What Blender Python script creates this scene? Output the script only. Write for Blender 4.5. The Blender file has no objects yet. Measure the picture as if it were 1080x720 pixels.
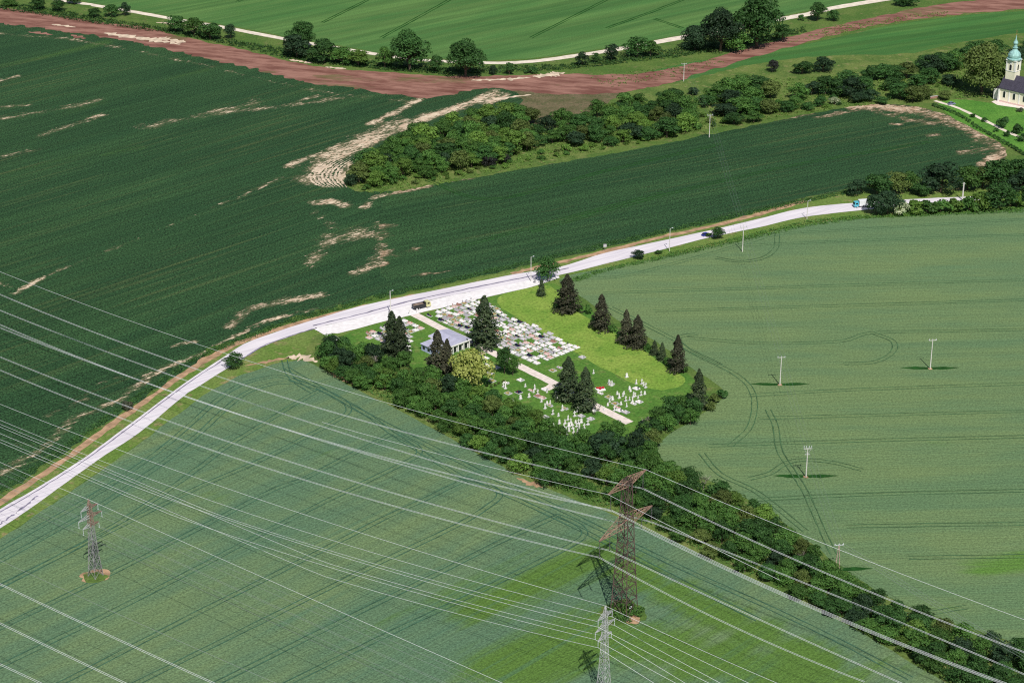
import bpy, math, random
import numpy as np
from mathutils import Vector, Matrix, geometry
rng = np.random.default_rng(7); random.seed(7)
SC = bpy.context.scene; C = SC.collection
R = math.radians

# ------------------------------------------------------------------ camera and the pixel-to-ground helpers
F, H, PITCH = 2157.0, 337.0, R(24.0)
SP, CP = math.sin(PITCH), math.cos(PITCH)
def at(x, y, z=0.0):
    """the point at height z seen at photo pixel (x, y)"""
    u, v = x-540.0, y-360.0
    d = np.array([u, F*CP - v*SP, -F*SP - v*CP])
    t = (z-H)/d[2]
    return np.array([d[0]*t, d[1]*t, z])
def proj(P):
    P = np.atleast_2d(np.asarray(P, float))
    X, Y, Z = P[:,0], P[:,1], P[:,2]-H
    dep = Y*CP - Z*SP; up = Y*SP + Z*CP
    return np.stack([540+F*X/dep, 360-F*up/dep], 1)
def on_plane(x, y, p0, dirv):
    """where the ray of pixel (x, y) meets the vertical plane through p0 along dirv"""
    u, v = x-540.0, y-360.0
    d = np.array([u, F*CP - v*SP, -F*SP - v*CP])
    n = np.array([-dirv[1], dirv[0], 0.0])
    o = np.array([0, 0, H])
    t = np.dot(np.asarray(p0)-o, n)/np.dot(d, n)
    return o + d*t
def height_at(base, py):
    lo, hi = 0.0, 90.0
    for _ in range(50):
        m = (lo+hi)/2
        if proj([base[0], base[1], m])[0][1] > py: lo = m
        else: hi = m
    return lo

cam = bpy.data.cameras.new('camera'); co = bpy.data.objects.new('camera', cam); C.objects.link(co)
co.location = (0, 0, H); co.rotation_euler = (math.pi/2-PITCH, 0, 0)
cam.sensor_width = 36; cam.lens = F/1080*36; cam.clip_start = 5; cam.clip_end = 20000
SC.camera = co

# ------------------------------------------------------------------ object helpers
def tag(o, label=None, cat=None, group=None, kind=None):
    if label: o['label'] = label
    if cat: o['category'] = cat
    if group: o['group'] = group
    if kind: o['kind'] = kind
    return o
def empty(name, loc=(0,0,0), rz=0.0):
    o = bpy.data.objects.new(name, None); C.objects.link(o)
    o.location = [float(q) for q in loc]; o.rotation_euler = (0, 0, rz); o.empty_display_size = .5
    return o
def mesh_np(name, V, faces, mat, parent=None, smooth=False):
    me = bpy.data.meshes.new(name)
    me.from_pydata([tuple(map(float, v)) for v in V], [], [tuple(int(i) for i in f) for f in faces])
    if mat: me.materials.append(mat)
    if smooth: me.polygons.foreach_set('use_smooth', [True]*len(me.polygons))
    me.update()
    o = bpy.data.objects.new(name, me); C.objects.link(o)
    if parent: o.parent = parent
    return o
def quads_np(name, V, mat, parent=None):
    """V is (N,4,3)"""
    n = len(V); me = bpy.data.meshes.new(name)
    me.vertices.add(n*4); me.vertices.foreach_set('co', V.astype(np.float32).ravel())
    me.loops.add(n*4); me.loops.foreach_set('vertex_index', np.arange(n*4, dtype=np.int32))
    me.polygons.add(n); me.polygons.foreach_set('loop_start', np.arange(0, n*4, 4, dtype=np.int32))
    me.update(calc_edges=True); me.validate()
    if mat: me.materials.append(mat)
    o = bpy.data.objects.new(name, me); C.objects.link(o)
    if parent: o.parent = parent
    return o
class MB:
    """collects boxes, bars, tubes and lathes; build() links them as ONE mesh object"""
    def __init__(s): s.V = []; s.Fc = []
    def add(s, V, Fc):
        b = len(s.V); s.V += [tuple(map(float, v)) for v in V]; s.Fc += [tuple(i+b for i in f) for f in Fc]
    def box(s, c, d, rz=0.0):
        x, y, z = [q/2 for q in d]; ca, sa = math.cos(rz), math.sin(rz); V = []
        for k in (-z, z):
            for i, j in ((-x,-y),(x,-y),(x,y),(-x,y)):
                V.append((c[0]+i*ca-j*sa, c[1]+i*sa+j*ca, c[2]+k))
        s.add(V, [(3,2,1,0),(4,5,6,7),(0,1,5,4),(1,2,6,5),(2,3,7,6),(3,0,4,7)])
        return s
    def bar(s, a, b, r, n=4, r2=None):
        a = np.asarray(a, float); b = np.asarray(b, float); d = b-a; L = np.linalg.norm(d)
        if L < 1e-6: return s
        d /= L; t = np.cross(d, [0,0,1] if abs(d[2]) < .9 else [1,0,0]); t /= np.linalg.norm(t); u = np.cross(d, t)
        r2 = r if r2 is None else r2; V = []
        for p, q in ((a, r), (b, r2)):
            for k in range(n):
                an = 2*math.pi*(k+.5)/n; V.append(p + q*(math.cos(an)*t + math.sin(an)*u))
        s.add(V, [(k, (k+1)%n, n+(k+1)%n, n+k) for k in range(n)] + [tuple(range(n-1,-1,-1)), tuple(range(n, 2*n))])
        return s
    def tube(s, pts, r, n=5):
        pts = np.asarray(pts, float); V = []; Fc = []
        for i, p in enumerate(pts):
            d = pts[min(i+1, len(pts)-1)] - pts[max(i-1, 0)]; d /= np.linalg.norm(d)
            t = np.cross(d, [0,0,1] if abs(d[2]) < .95 else [1,0,0]); t /= np.linalg.norm(t); u = np.cross(t, d)
            rr = r[i] if hasattr(r, '__len__') else r
            for k in range(n):
                an = 2*math.pi*k/n; V.append(p + rr*(math.cos(an)*t + math.sin(an)*u))
        for i in range(len(pts)-1):
            for k in range(n): Fc.append((i*n+k, i*n+(k+1)%n, (i+1)*n+(k+1)%n, (i+1)*n+k))
        Fc += [tuple(range(n-1,-1,-1)), tuple(len(V)-n+k for k in range(n))]
        s.add(V, Fc); return s
    def lathe(s, prof, c=(0,0,0), n=10, ph=0.0):
        V = []; Fc = []
        for r, z in prof:
            for k in range(n):
                an = 2*math.pi*k/n+ph; V.append((c[0]+r*math.cos(an), c[1]+r*math.sin(an), c[2]+z))
        for i in range(len(prof)-1):
            for k in range(n): Fc.append((i*n+k, i*n+(k+1)%n, (i+1)*n+(k+1)%n, (i+1)*n+k))
        Fc += [tuple(range(n-1,-1,-1)), tuple(len(V)-n+k for k in range(n))]
        s.add(V, Fc); return s
    def prism(s, poly, y0, y1):
        """poly in (x,z), extruded along y"""
        n = len(poly)
        V = [(x, y0, z) for x, z in poly] + [(x, y1, z) for x, z in poly]
        s.add(V, [tuple(range(n)), tuple(range(2*n-1, n-1, -1))] + [(k, n+k, n+(k+1)%n, (k+1)%n) for k in range(n)])
        return s
    def build(s, name, mat, parent=None, smooth=False): return mesh_np(name, s.V, s.Fc, mat, parent, smooth)
KIDS = {}
def copy_tree(o, parent=None):
    c = o.copy(); C.objects.link(c)
    if parent: c.parent = parent
    for ch in o.children: copy_tree(ch, c)
    return c
ORD = ('first second third fourth fifth sixth seventh eighth ninth tenth eleventh twelfth thirteenth fourteenth fifteenth sixteenth '
       'seventeenth eighteenth nineteenth').split()
TENS = {20:('twentieth','twenty'),30:('thirtieth','thirty'),40:('fortieth','forty'),50:('fiftieth','fifty'),60:('sixtieth','sixty'),70:('seventieth','seventy'),80:('eightieth','eighty')}
def nth(i):
    """ordinal word of 1-based i"""
    if i < 20: return ORD[i-1]
    t = i//10*10
    return TENS[t][0] if i == t else TENS[t][1]+'-'+ORD[i-t-1]

# ------------------------------------------------------------------ materials
class NT:
    def __init__(s, name):
        s.m = bpy.data.materials.new(name); s.m.use_nodes = True
        s.t = s.m.node_tree; s.t.nodes.clear()
        s.out = s.n('ShaderNodeOutputMaterial'); s.b = s.n('ShaderNodeBsdfPrincipled')
        s.t.links.new(s.b.outputs[0], s.out.inputs[0])
        s.b.inputs['Roughness'].default_value = .85; s.b.inputs['Specular IOR Level'].default_value = .15
    def n(s, ty, **kw):
        nd = s.t.nodes.new(ty)
        for k, v in kw.items(): setattr(nd, k, v)
        return nd
    def set(s, inp, v):
        if isinstance(v, bpy.types.NodeSocket): s.t.links.new(v, inp)
        elif hasattr(v, '__len__') and len(v) == 3 and inp.type == 'RGBA': inp.default_value = (*v, 1)
        else: inp.default_value = v
    def pos(s, rz=0.0, scale=(1,1,1)):
        g = s.n('ShaderNodeTexCoord'); mp = s.n('ShaderNodeMapping')
        # rotate first so that local x runs along the rows, then stretch
        mp.vector_type = 'TEXTURE'
        s.t.links.new(g.outputs['Object'], mp.inputs[0])
        mp.inputs['Rotation'].default_value = (0, 0, rz)
        m2 = s.n('ShaderNodeVectorMath', operation='MULTIPLY'); s.t.links.new(mp.outputs[0], m2.inputs[0]); m2.inputs[1].default_value = scale
        return m2.outputs[0]
    def noise(s, vec, scale, detail=3.0, rough=.55, dist=0.0):
        nd = s.n('ShaderNodeTexNoise'); s.t.links.new(vec, nd.inputs['Vector'])
        nd.inputs['Scale'].default_value = scale; nd.inputs['Detail'].default_value = detail
        nd.inputs['Roughness'].default_value = rough; nd.inputs['Distortion'].default_value = dist
        return nd.outputs['Fac']
    def ramp(s, fac, a, b, lo=0.0, hi=1.0):
        nd = s.n('ShaderNodeMapRange', interpolation_type='SMOOTHSTEP'); s.t.links.new(fac, nd.inputs[0])
        nd.inputs[1].default_value = a; nd.inputs[2].default_value = b; nd.inputs[3].default_value = lo; nd.inputs[4].default_value = hi
        return nd.outputs[0]
    def math(s, op, a, b=0.0):
        nd = s.n('ShaderNodeMath', operation=op); s.set(nd.inputs[0], a); s.set(nd.inputs[1], b); return nd.outputs[0]
    def mix(s, f, a, b, blend='MIX'):
        nd = s.n('ShaderNodeMix', data_type='RGBA', blend_type=blend)
        s.set(nd.inputs[0], f); s.set(nd.inputs[6], a); s.set(nd.inputs[7], b); return nd.outputs[2]
    def attr(s, name):
        nd = s.n('ShaderNodeAttribute', attribute_name=name); return nd.outputs['Fac']
    def bump(s, h, strength=.5, dist=.3):
        nd = s.n('ShaderNodeBump'); s.t.links.new(h, nd.inputs['Height'])
        nd.inputs['Strength'].default_value = strength; nd.inputs['Distance'].default_value = dist
        s.t.links.new(nd.outputs[0], s.b.inputs['Normal'])
    def col(s, c): s.set(s.b.inputs['Base Color'], c); return s.m
def plain(name, c, rough=.7, metal=0.0, spec=.3, var=.25, scale=1.5):
    k = NT(name); v = k.noise(k.pos(), scale, 4)
    k.b.inputs['Roughness'].default_value = rough; k.b.inputs['Metallic'].default_value = metal; k.b.inputs['Specular IOR Level'].default_value = spec
    return k.col(k.mix(k.ramp(v, .3, .7), tuple(q*(1-var) for q in c), tuple(min(1, q*(1+var)) for q in c)))

def crop_field(name, rz, base, alt, speck_lo, speck_hi, soil=None, lush=None, row_scale=.55, row_amt=.25, patch=.03, stretch=.12, soil_b=None, thin_c=None, streak=None):
    k = NT(name); p = k.pos(rz); ps = k.pos(rz, (stretch, 1, 1)); prow = k.pos(rz, (.01, 1, 1)); pp = k.pos()
    big = k.noise(ps, patch, 4, .6); mid = k.noise(ps, patch*5, 3)
    f = k.math('ADD', k.math('MULTIPLY', big, .6), k.math('MULTIPLY', mid, .4))
    c = k.mix(k.ramp(f, .38, .62), base, alt)
    if lush is not None:
        a = k.attr('lush'); n2 = k.noise(k.pos(rz, (.07, 1, 1)), .13, 5, .65)
        l = k.ramp(k.math('ADD', a, k.math('MULTIPLY', k.math('SUBTRACT', n2, .5), 2.0)), .3, 1.0)
        c = k.mix(l, c, lush)
    rows = k.noise(prow, row_scale, 2, .6)
    c = k.mix(k.ramp(rows, .3, .7, 1-row_amt, 1+row_amt*.8), (0,0,0), c) if False else k.mix(1.0, c, k.ramp(rows, .3, .7, 1-row_amt, 1+row_amt), 'MULTIPLY')
    if streak is not None:
        c = k.mix(k.math('MULTIPLY', k.ramp(k.noise(k.pos(rz, (.012, 1, 1)), .3, 4, .7), .53, .66, 0, .5), k.ramp(k.noise(pp, .012, 3), .4, .6)), c, streak)
    sp = k.noise(pp, 1.25, 3, .8)
    c = k.mix(1.0, c, k.ramp(sp, .3, .7, speck_lo, speck_hi), 'MULTIPLY')
    if soil is not None:
        a = k.attr('bare'); n3 = k.noise(k.pos(rz, (.07, 1, 1)), .75, 4, .7); n4 = k.noise(k.pos(rz, (.4, 1, 1)), .22, 5, .7); n5 = k.noise(pp, .06, 3); n6 = k.noise(k.pos(rz, (.3, 1, 1)), .9, 3, .75)
        wide = k.math('ADD', k.math('MULTIPLY', k.math('SUBTRACT', n3, .5), .8), k.math('ADD', k.math('MULTIPLY', k.math('SUBTRACT', n4, .5), 1.3), k.math('MULTIPLY', k.math('SUBTRACT', n5, .5), .9)))
        fine = k.math('ADD', wide, k.math('MULTIPLY', k.math('SUBTRACT', n6, .5), 2.2))
        gate = k.ramp(a, .03, .22)
        thin = k.math('MULTIPLY', k.math('MULTIPLY', k.ramp(k.math('ADD', a, wide), .3, .8, 0, .8), gate), k.ramp(n6, .3, .6, .45, 1))
        c = k.mix(thin, c, thin_c or (.2,.17,.095))
        b = k.math('MULTIPLY', k.ramp(k.math('ADD', a, fine), .62, .88, 0, .95), gate)
        sc = k.mix(k.ramp(k.noise(pp, .25, 4), .35, .65), soil, soil_b or tuple(q*.7 for q in soil))
        c = k.mix(b, c, sc)
    k.bump(k.math('ADD', sp, rows), .6, .5)
    return k.col(c)
def grass_mat(name, a, b, c3=None, scale=.06):
    k = NT(name); p = k.pos(); n1 = k.noise(p, scale, 5, .6); n2 = k.noise(p, .9, 3, .7); n3 = k.noise(p, scale*3.1, 4)
    c = k.mix(k.ramp(n1, .35, .65), a, b)
    if c3: c = k.mix(k.ramp(n3, .55, .7), c, c3)
    c = k.mix(1.0, c, k.ramp(n2, .3, .7, .72, 1.28), 'MULTIPLY')
    k.bump(n2, .5, .4); return k.col(c)
# ------------------------------------------------------------------ flat sheets cut from pixel outlines
def densify(P, step, closed=True):
    out = []; n = len(P)
    for i in range(n if closed else n-1):
        a, b = P[i], P[(i+1) % n]; L = np.linalg.norm(b-a); k = max(1, int(L/step))
        for j in range(k): out.append(a+(b-a)*j/k)
    if not closed: out.append(P[-1])
    return np.array(out)
def chaikin(P, closed=True, it=2):
    for _ in range(it):
        Q = []
        n = len(P)
        if not closed: Q.append(P[0])
        for i in range(n if closed else n-1):
            a, b = P[i], P[(i+1) % n]; Q += [a*.75+b*.25, a*.25+b*.75]
        if not closed: Q.append(P[-1])
        P = np.array(Q)
    return P
def smooth_line(P, n=8):
    P = [np.asarray(p, float) for p in P]; P = [2*P[0]-P[1]] + P + [2*P[-1]-P[-2]]; out = []
    for i in range(1, len(P)-2):
        for j in range(n):
            t = j/n; a, b, c, d = P[i-1:i+3]
            out.append(.5*(2*b + (c-a)*t + (2*a-5*b+4*c-d)*t*t + (3*b-a-3*c+d)*t**3))
    out.append(P[-2]); return np.array(out)
def gpts(px): return np.array([at(x, y)[:2] for x, y in px])
def strokes_mask(xy, strokes):
    """largest falloff of each vertex to a list of (pixel polyline, radius in pixels, strength)"""
    q = proj(np.c_[xy, np.zeros(len(xy))]); q[:,1] *= 2.2; m = np.zeros(len(q))
    for line, r, s in strokes:
        L = np.array(line, float); L[:,1] *= 2.2
        d = np.full(len(q), 1e9)
        for a, b in (zip(L[:-1], L[1:]) if len(L) > 1 else [(L[0], L[0]+1e-3)]):
            ab = b-a; t = np.clip(((q-a)@ab)/max(ab@ab, 1e-9), 0, 1)
            d = np.minimum(d, np.linalg.norm(q-(a+t[:,None]*ab), axis=1))
        m = np.maximum(m, s*np.clip(1.15-d/(r*2.0), 0, 1))
    return m
def sheet(name, px, z, mat, step=4.0, jitter=.5, smooth=True, masks=None, edge=None, kind='structure'):
    P = gpts(px)
    if smooth: P = chaikin(P)
    P = densify(P, edge or min(step, 3.0))
    if jitter:
        ph = rng.normal(0, 1, len(P)); ph = .5*ph + .35*(np.roll(ph,1)+np.roll(ph,-1)); ph2 = rng.normal(0, 1, len(P))
        P = P + jitter*np.c_[ph, .6*ph2+.4*np.roll(ph2,1)]
    pts = [Vector(p) for p in P]; n = len(pts)
    if masks:
        lo, hi = P.min(0), P.max(0)
        gx, gy = np.meshgrid(np.arange(lo[0], hi[0], step), np.arange(lo[1], hi[1], step))
        G = np.c_[gx.ravel(), gy.ravel()] + rng.uniform(-.3, .3, (gx.size, 2))*step
        q = proj(np.c_[G, np.zeros(len(G))])
        G = G[(q[:,0] > -60)&(q[:,0] < 1140)&(q[:,1] > -40)&(q[:,1] < 760)]
        pts += [Vector(p) for p in G]
    V, E, Fc, *_ = geometry.delaunay_2d_cdt(pts, [(i, (i+1) % n) for i in range(n)], [tuple(range(n))], 1, 1e-4)
    xy = np.array([(v.x, v.y) for v in V])
    # face the sheet upwards
    Fu = []
    for f in Fc:
        a, b, c = xy[f[0]], xy[f[1]], xy[f[2]]
        Fu.append(f if (b-a)[0]*(c-a)[1]-(b-a)[1]*(c-a)[0] > 0 else f[::-1])
    o = mesh_np(name, np.c_[xy, np.full(len(xy), z)], Fu, mat)
    for an, st in (masks or {}).items():
        at_ = o.data.attributes.new(an, 'FLOAT', 'POINT'); at_.data.foreach_set('value', strokes_mask(xy, st).astype(np.float32))
    return tag(o, kind=kind)
def ribbon(name, px, width, z, mat, jitter=0.0, n=8, kind='structure', ground=None):
    P = smooth_line(gpts(px), n) if ground is None else np.asarray(ground)
    w = np.asarray(width, float) if hasattr(width, '__len__') else np.full(len(P), width)
    if len(w) != len(P): w = np.interp(np.linspace(0, 1, len(P)), np.linspace(0, 1, len(w)), w)
    d = np.gradient(P, axis=0); d /= np.linalg.norm(d, axis=1)[:,None]; nn = np.c_[-d[:,1], d[:,0]]
    j1 = 1+jitter*rng.normal(0, 1, len(P)); j2 = 1+jitter*rng.normal(0, 1, len(P))
    A = P + nn*(w*.5*j1)[:,None]; B = P - nn*(w*.5*j2)[:,None]
    V = np.r_[np.c_[A, np.full(len(P), z)], np.c_[B, np.full(len(P), z)]]; k = len(P)
    return tag(mesh_np(name, V, [(k+i, k+i+1, i+1, i) for i in range(k-1)], mat), kind=kind)

M = {}
ROW = R(45.5)
M['grass'] = grass_mat('verge_grass', (.11,.195,.036), (.155,.22,.055), (.25,.22,.1))
M['base'] = grass_mat('rough_grass', (.07,.14,.028), (.11,.17,.04), (.15,.17,.06))
M['scrubgrass'] = grass_mat('tall_scrub_grass', (.075,.14,.03), (.14,.19,.05), (.2,.21,.08), .07)
M['lawn'] = grass_mat('cemetery_lawn', (.07,.175,.028), (.105,.21,.036), (.15,.21,.055), .08)
M['meadow'] = grass_mat('meadow_grass', (.16,.28,.042), (.225,.325,.06), (.12,.235,.035), .06)
M['churchlawn'] = grass_mat('church_lawn', (.07,.2,.03), (.11,.26,.04), None, .06)
M['farfield'] = crop_field('far_crop', R(38), (.06,.16,.042), (.1,.2,.055), .75, 1.25, row_scale=.18, row_amt=.14)
M['farfield2'] = crop_field('far_crop_right', R(25), (.045,.145,.035), (.075,.175,.042), .75, 1.25, row_scale=.18, row_amt=.15)
M['dark'] = crop_field('dark_crop', ROW, (.02,.057,.022), (.03,.075,.027), .12, 2.05, soil=(.76,.63,.47), soil_b=(.6,.44,.32), lush=(.045,.1,.025), row_scale=.6, row_amt=.16, streak=(.085,.11,.04), patch=.02)
M['dark2'] = crop_field('dark_crop_right', R(29), (.02,.057,.022), (.03,.075,.027), .12, 2.05, soil=(.72,.56,.42), soil_b=(.45,.3,.2), thin_c=(.24,.16,.1), lush=(.045,.1,.025), row_scale=.6, row_amt=.16, streak=(.085,.11,.04), patch=.02)
M['wheatL'] = crop_field('wheat_left', R(46), (.1,.182,.104), (.146,.218,.1), .66, 1.34, lush=(.092,.178,.036), streak=(.07,.16,.1), row_scale=1.1, row_amt=.07, patch=.02, stretch=.2)
M['wheatR'] = crop_field('wheat_right', R(3.5), (.113,.197,.094), (.152,.225,.094), .7, 1.3, lush=(.1,.21,.04), row_scale=1.1, row_amt=.06, patch=.02, stretch=.2)
M['redsoil'] = (lambda k: (k.bump(k.noise(k.pos(), .5, 4), .5, .4), k.col(k.mix(k.ramp(k.noise(k.pos(R(-8), (.4,1,1)), .045, 6, .7), .56, .66, 0, .75), k.mix(k.ramp(k.noise(k.pos(R(-15), (.25,1,1)), .16, 6, .7), .35, .65), (.16,.068,.052), (.34,.18,.14)), (.13,.13,.05))))[1])(NT('red_soil'))
M['palesoil'] = plain('pale_soil', (.62,.5,.38), .95, 0, .1, .25, .3)
M['brownsoil'] = plain('brown_soil', (.4,.26,.16), .95, 0, .1, .3, .3)
M['scrubsoil'] = grass_mat('thin_stubble', (.1,.1,.045), (.16,.13,.075), (.07,.1,.035), .1)
M['track'] = plain('tramline_green', (.05,.12,.075), .9, 0, .1, .3, .4)
M['trackR'] = plain('tramline_green_right', (.065,.135,.062), .9, 0, .1, .3, .4)
M['trackF'] = plain('tramline_green_far', (.018,.075,.014), .9, 0, .1, .3, .4)
def road_mat():
    k = NT('road_surface'); p = k.pos(R(35), (.06, 1, 1)); a = k.noise(p, .7, 4, .6); b = k.noise(k.pos(), 1.2, 4, .7)
    c = k.mix(k.ramp(a, .35, .65), (.62,.58,.64), (.76,.72,.76)); c = k.mix(k.ramp(b, .6, .8, 0, .35), c, (.5,.47,.52))
    return k.col(c)
M['road'] = road_mat()
M['apron'] = plain('white_gravel', (.8,.77,.78), .9, 0, .1, .1, .5)
M['seam'] = plain('tar_seam', (.22,.2,.28), .9, 0, .1, .3, .5)
M['path'] = plain('cemetery_paving', (.74,.65,.6), .9, 0, .1, .12, .6)
M['dirtroad'] = plain('pale_dirt_road', (.72,.64,.54), .95, 0, .1, .14, .3)
M['concretemat'] = plain('worn_concrete', (.55,.52,.5), .9, 0, .1, .2, 1)

# ground to the horizon
g = mesh_np('ground', [(-6000,-500,0),(6000,-500,0),(6000,9000,0),(-6000,9000,0)], [(0,1,2,3)], M['base']); tag(g, kind='structure')

Z = lambda i: i*.012
sheet('far_field', [(-400,-160),(1500,-160),(1200,-70),(990,-12),(900,3),(855,11),(831,16),(720,37),(658,48),(607,56),(560,62),(517,64),(460,62),(400,56),(382,52),(304,39),(233,25.5),(137,10.5),(69,-2),(-60,-25)], Z(1), M['farfield'], 30, .5)
sheet('far_field', [(640,88),(720,66),(800,56),(850,47),(885,39),(940,26),(1010,17),(1080,11),(1300,4),(1300,26),(1080,34),(1037,40),(974,53),(930,66),(900,72),(870,70),(820,68),(790,78),(740,86)], Z(1), M['farfield2'], 30, .5)
sheet('scrub_grass', [(366,200),(386,178),(440,152),(500,130),(550,121),(600,105),(660,98),(720,86),(780,70),(860,58),(960,58),(1010,50),(1120,44),(1120,110),(1000,108),(900,112),(800,126),(740,138),(640,160),(560,176),(470,194),(400,208)], Z(1)+.006, M['scrubgrass'], 30, 1.0)
sheet('bare_field', [(478,98),(540,90),(600,92),(640,94),(660,100),(620,120),(600,135),(560,135),(530,122),(490,118),(470,108)], Z(2), M['scrubsoil'], 30, 1.0)
sheet('red_soil_strip', [(-120,-4),(0,8),(50,14),(90,22),(150,28),(200,41),(260,53),(300,64),(345,72),(400,76),(470,81),(540,80),(600,78),(640,79),(680,77),(720,70),(760,60),(800,48),(860,32),(940,14),(1000,3),(1080,-4),(1300,-20),(1300,-4),(1080,9),(1010,15),(940,24),(880,37),(850,45),(805,57),(770,68),(720,83),(690,92),(640,99),(590,100),(545,96),(500,95),(470,108),(440,107),(380,99),(330,93),(270,77),(200,62),(160,52),(110,42),(70,37),(40,32),(0,28),(-120,18)], Z(3), M['redsoil'], 30, 1.2)
bareL = [([(0,113),(31,111)],3,.5),([(0,125),(60,116),(109,104)],4,.52),([(39,144),(109,121)],3,.55),([(0,166),(43,156)],3,.55),([(148,135),(210,122),(272,108)],6,.5),([(218,121),(300,112),(358,104)],4,.55),
 ([(292,114),(335,101)],3,.55),([(249,210),(296,187)],2.2,.72),([(303,176),(362,152)],4,.75),([(326,190),(336,178),(350,164),(385,147),(425,130)],11,.72),([(331,214),(350,213),(362,216)],5,.95),([(385,218),(397,208),(451,196)],3.5,.85),
 ([(327,277),(345,256),(360,248),(405,246)],9,.6),([(345,250),(408,238)],7,.55),([(400,250),(405,268),(380,284)],7,.55),([(335,225),(350,240)],6,.45),([(373,288),(408,277)],3.5,.85),([(31,298),(80,277),(128,259)],2.2,.6),([(128,259),(210,225),(250,208)],1.6,.45),
 ([(352,168),(375,158),(397,146),(424,136)],6,.9),([(358,192),(369,172)],4,.8),([(389,131),(420,117),(443,105)],3.5,.95),([(424,134),(455,122),(486,112),(523,98)],5.5,1.0),([(513,110),(535,100)],4,1.0),
 ([(241,345),(264,325),(300,318),(338,311)],6,.72),([(155,397),(218,371),(280,338),(334,325)],3.2,.82),([(80,440),(128,420),(155,400)],4,.62),([(0,500),(39,474),(80,440)],6,.55),([(50,439),(82,424)],4,.6),([(14,309),(47,293)],2.4,.95),([(100,405),(125,398)],3,.6),([(180,365),(205,360)],3,.65),
 ([(0,300),(20,303)],3,.5),([(15,468),(45,468)],4,.6),([(70,430),(100,415)],3,.5),([(0,36),(60,40),(120,49),(220,70),(320,94),(400,104),(440,108)],3,.42),([(0,85),(20,80)],2,.9)]
bareR = [([(562,174),(612,164),(659,157)],4,.9),([(430,196),(500,188)],2.5,.65),([(899,113),(928,112),(963,117)],6,1.0),([(925,119),(960,126),(985,130)],5,.5),([(978,143),(990,142)],2.5,.8),([(940,131),(950,131)],2.5,.8),([(963,116),(1000,124),(1025,137),(1060,156),(1050,170)],10,.66),([(1015,160),(1040,158)],7,.6),([(1036,173),(1050,165)],5,.9),
 ([(420,270),(440,262)],3,.5),([(430,292),(480,285)],2.5,.5),([(700,249),(760,235)],1.6,.6),([(760,136),(860,120)],2,.7),([(860,124),(905,116)],4,.6)]
lushL = [([(0,70),(60,57),(115,45)],5,.75),([(132,94),(218,74)],4,.6),([(0,185),(140,150)],3,.45),([(60,120),(110,108)],6,.4),([(110,165),(150,155)],4,.5)]
sheet('dark_crop_field', [(-200,4),(0,25),(40,29),(70,34),(110,39),(160,49),(200,58),(270,73),(330,89),(380,94),(430,102),(455,104),(490,96),(525,92),(548,97),(550,110),(530,118),(490,128),(440,147),(400,165),(374,184),(366,198),(400,206),(440,199),(470,230),(480,297),(440,305),(360,320),(300,340),(272,349),(233,363),(194,389),(150,420),(117,441),(60,482),(0,519),(-120,590),(-300,640),(-300,0)],
      Z(4), M['dark'], 2.6, 1.7, masks={'bare': bareL+bareR, 'lush': lushL}, edge=1.8)
sheet('dark_crop_field', [(400,205),(440,198),(520,184),(560,177),(612,168),(660,160),(740,144),(800,131),(860,119),(900,112),(940,109),(975,113),(1010,126),(1045,142),(1064,160),(1058,172),(1030,184),(960,190),(900,196),(880,203),(849,207),(781,229),(749,235),(694,247),(636,262),(588,273),(540,283),(440,306),(400,310)],
      Z(5), M['dark2'], 2.6, .8, masks={'bare': bareL+bareR, 'lush': [([(2000,10),(2001,10)],1,.1)]}, edge=1.8)
lushW = [([(500,640),(570,610),(630,585)],34,1.0),([(540,705),(640,670),(720,690),(860,715)],44,1.15),([(660,600),(760,650),(870,700)],26,1.05),([(900,700),(960,705)],20,.6),([(430,640),(380,665)],10,.45),([(330,475),(350,480)],14,.5),([(215,520),(235,525)],12,.45),([(250,440),(300,430)],16,.35)]
sheet('wheat_field', [(-220,720),(-60,608),(0,568),(40,542),(110,494),(150,466),(200,427),(240,401),(268,390),(300,381),(322,379),(345,391),(375,411),(420,432),(470,459),(520,488),(560,509),(620,531),(680,556),(740,586),(800,613),(860,641),(920,673),(980,709),(1010,726),(1080,775),(1150,950),(-220,950)],
      Z(4), M['wheatL'], 4, .35, masks={'lush': lushW}, edge=2)
lushWR = [([(1040,600),(1090,590)],22,.9),([(985,470),(1000,470)],8,.4),([(715,418),(725,418)],6,.5),([(900,640),(1000,640)],14,.55),([(880,540),(930,530)],10,.4)]
sheet('wheat_field', [(590,293),(615,287),(660,279),(705,270),(760,258),(800,248),(850,236),(910,230),(960,228),(1080,220),(1260,212),(1300,240),(1300,800),(1180,740),(1085,682),(1040,667),(1000,655),(950,636),(905,612),(865,580),(800,532),(750,507),(705,492),(689,474),(705,458),(735,440),(757,425),(768,414),(748,400),(728,388),(704,368),(676,351),(642,332),(612,313),(592,301)],
      Z(4), M['wheatR'], 4, .35, masks={'lush': lushWR}, edge=2)
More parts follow.
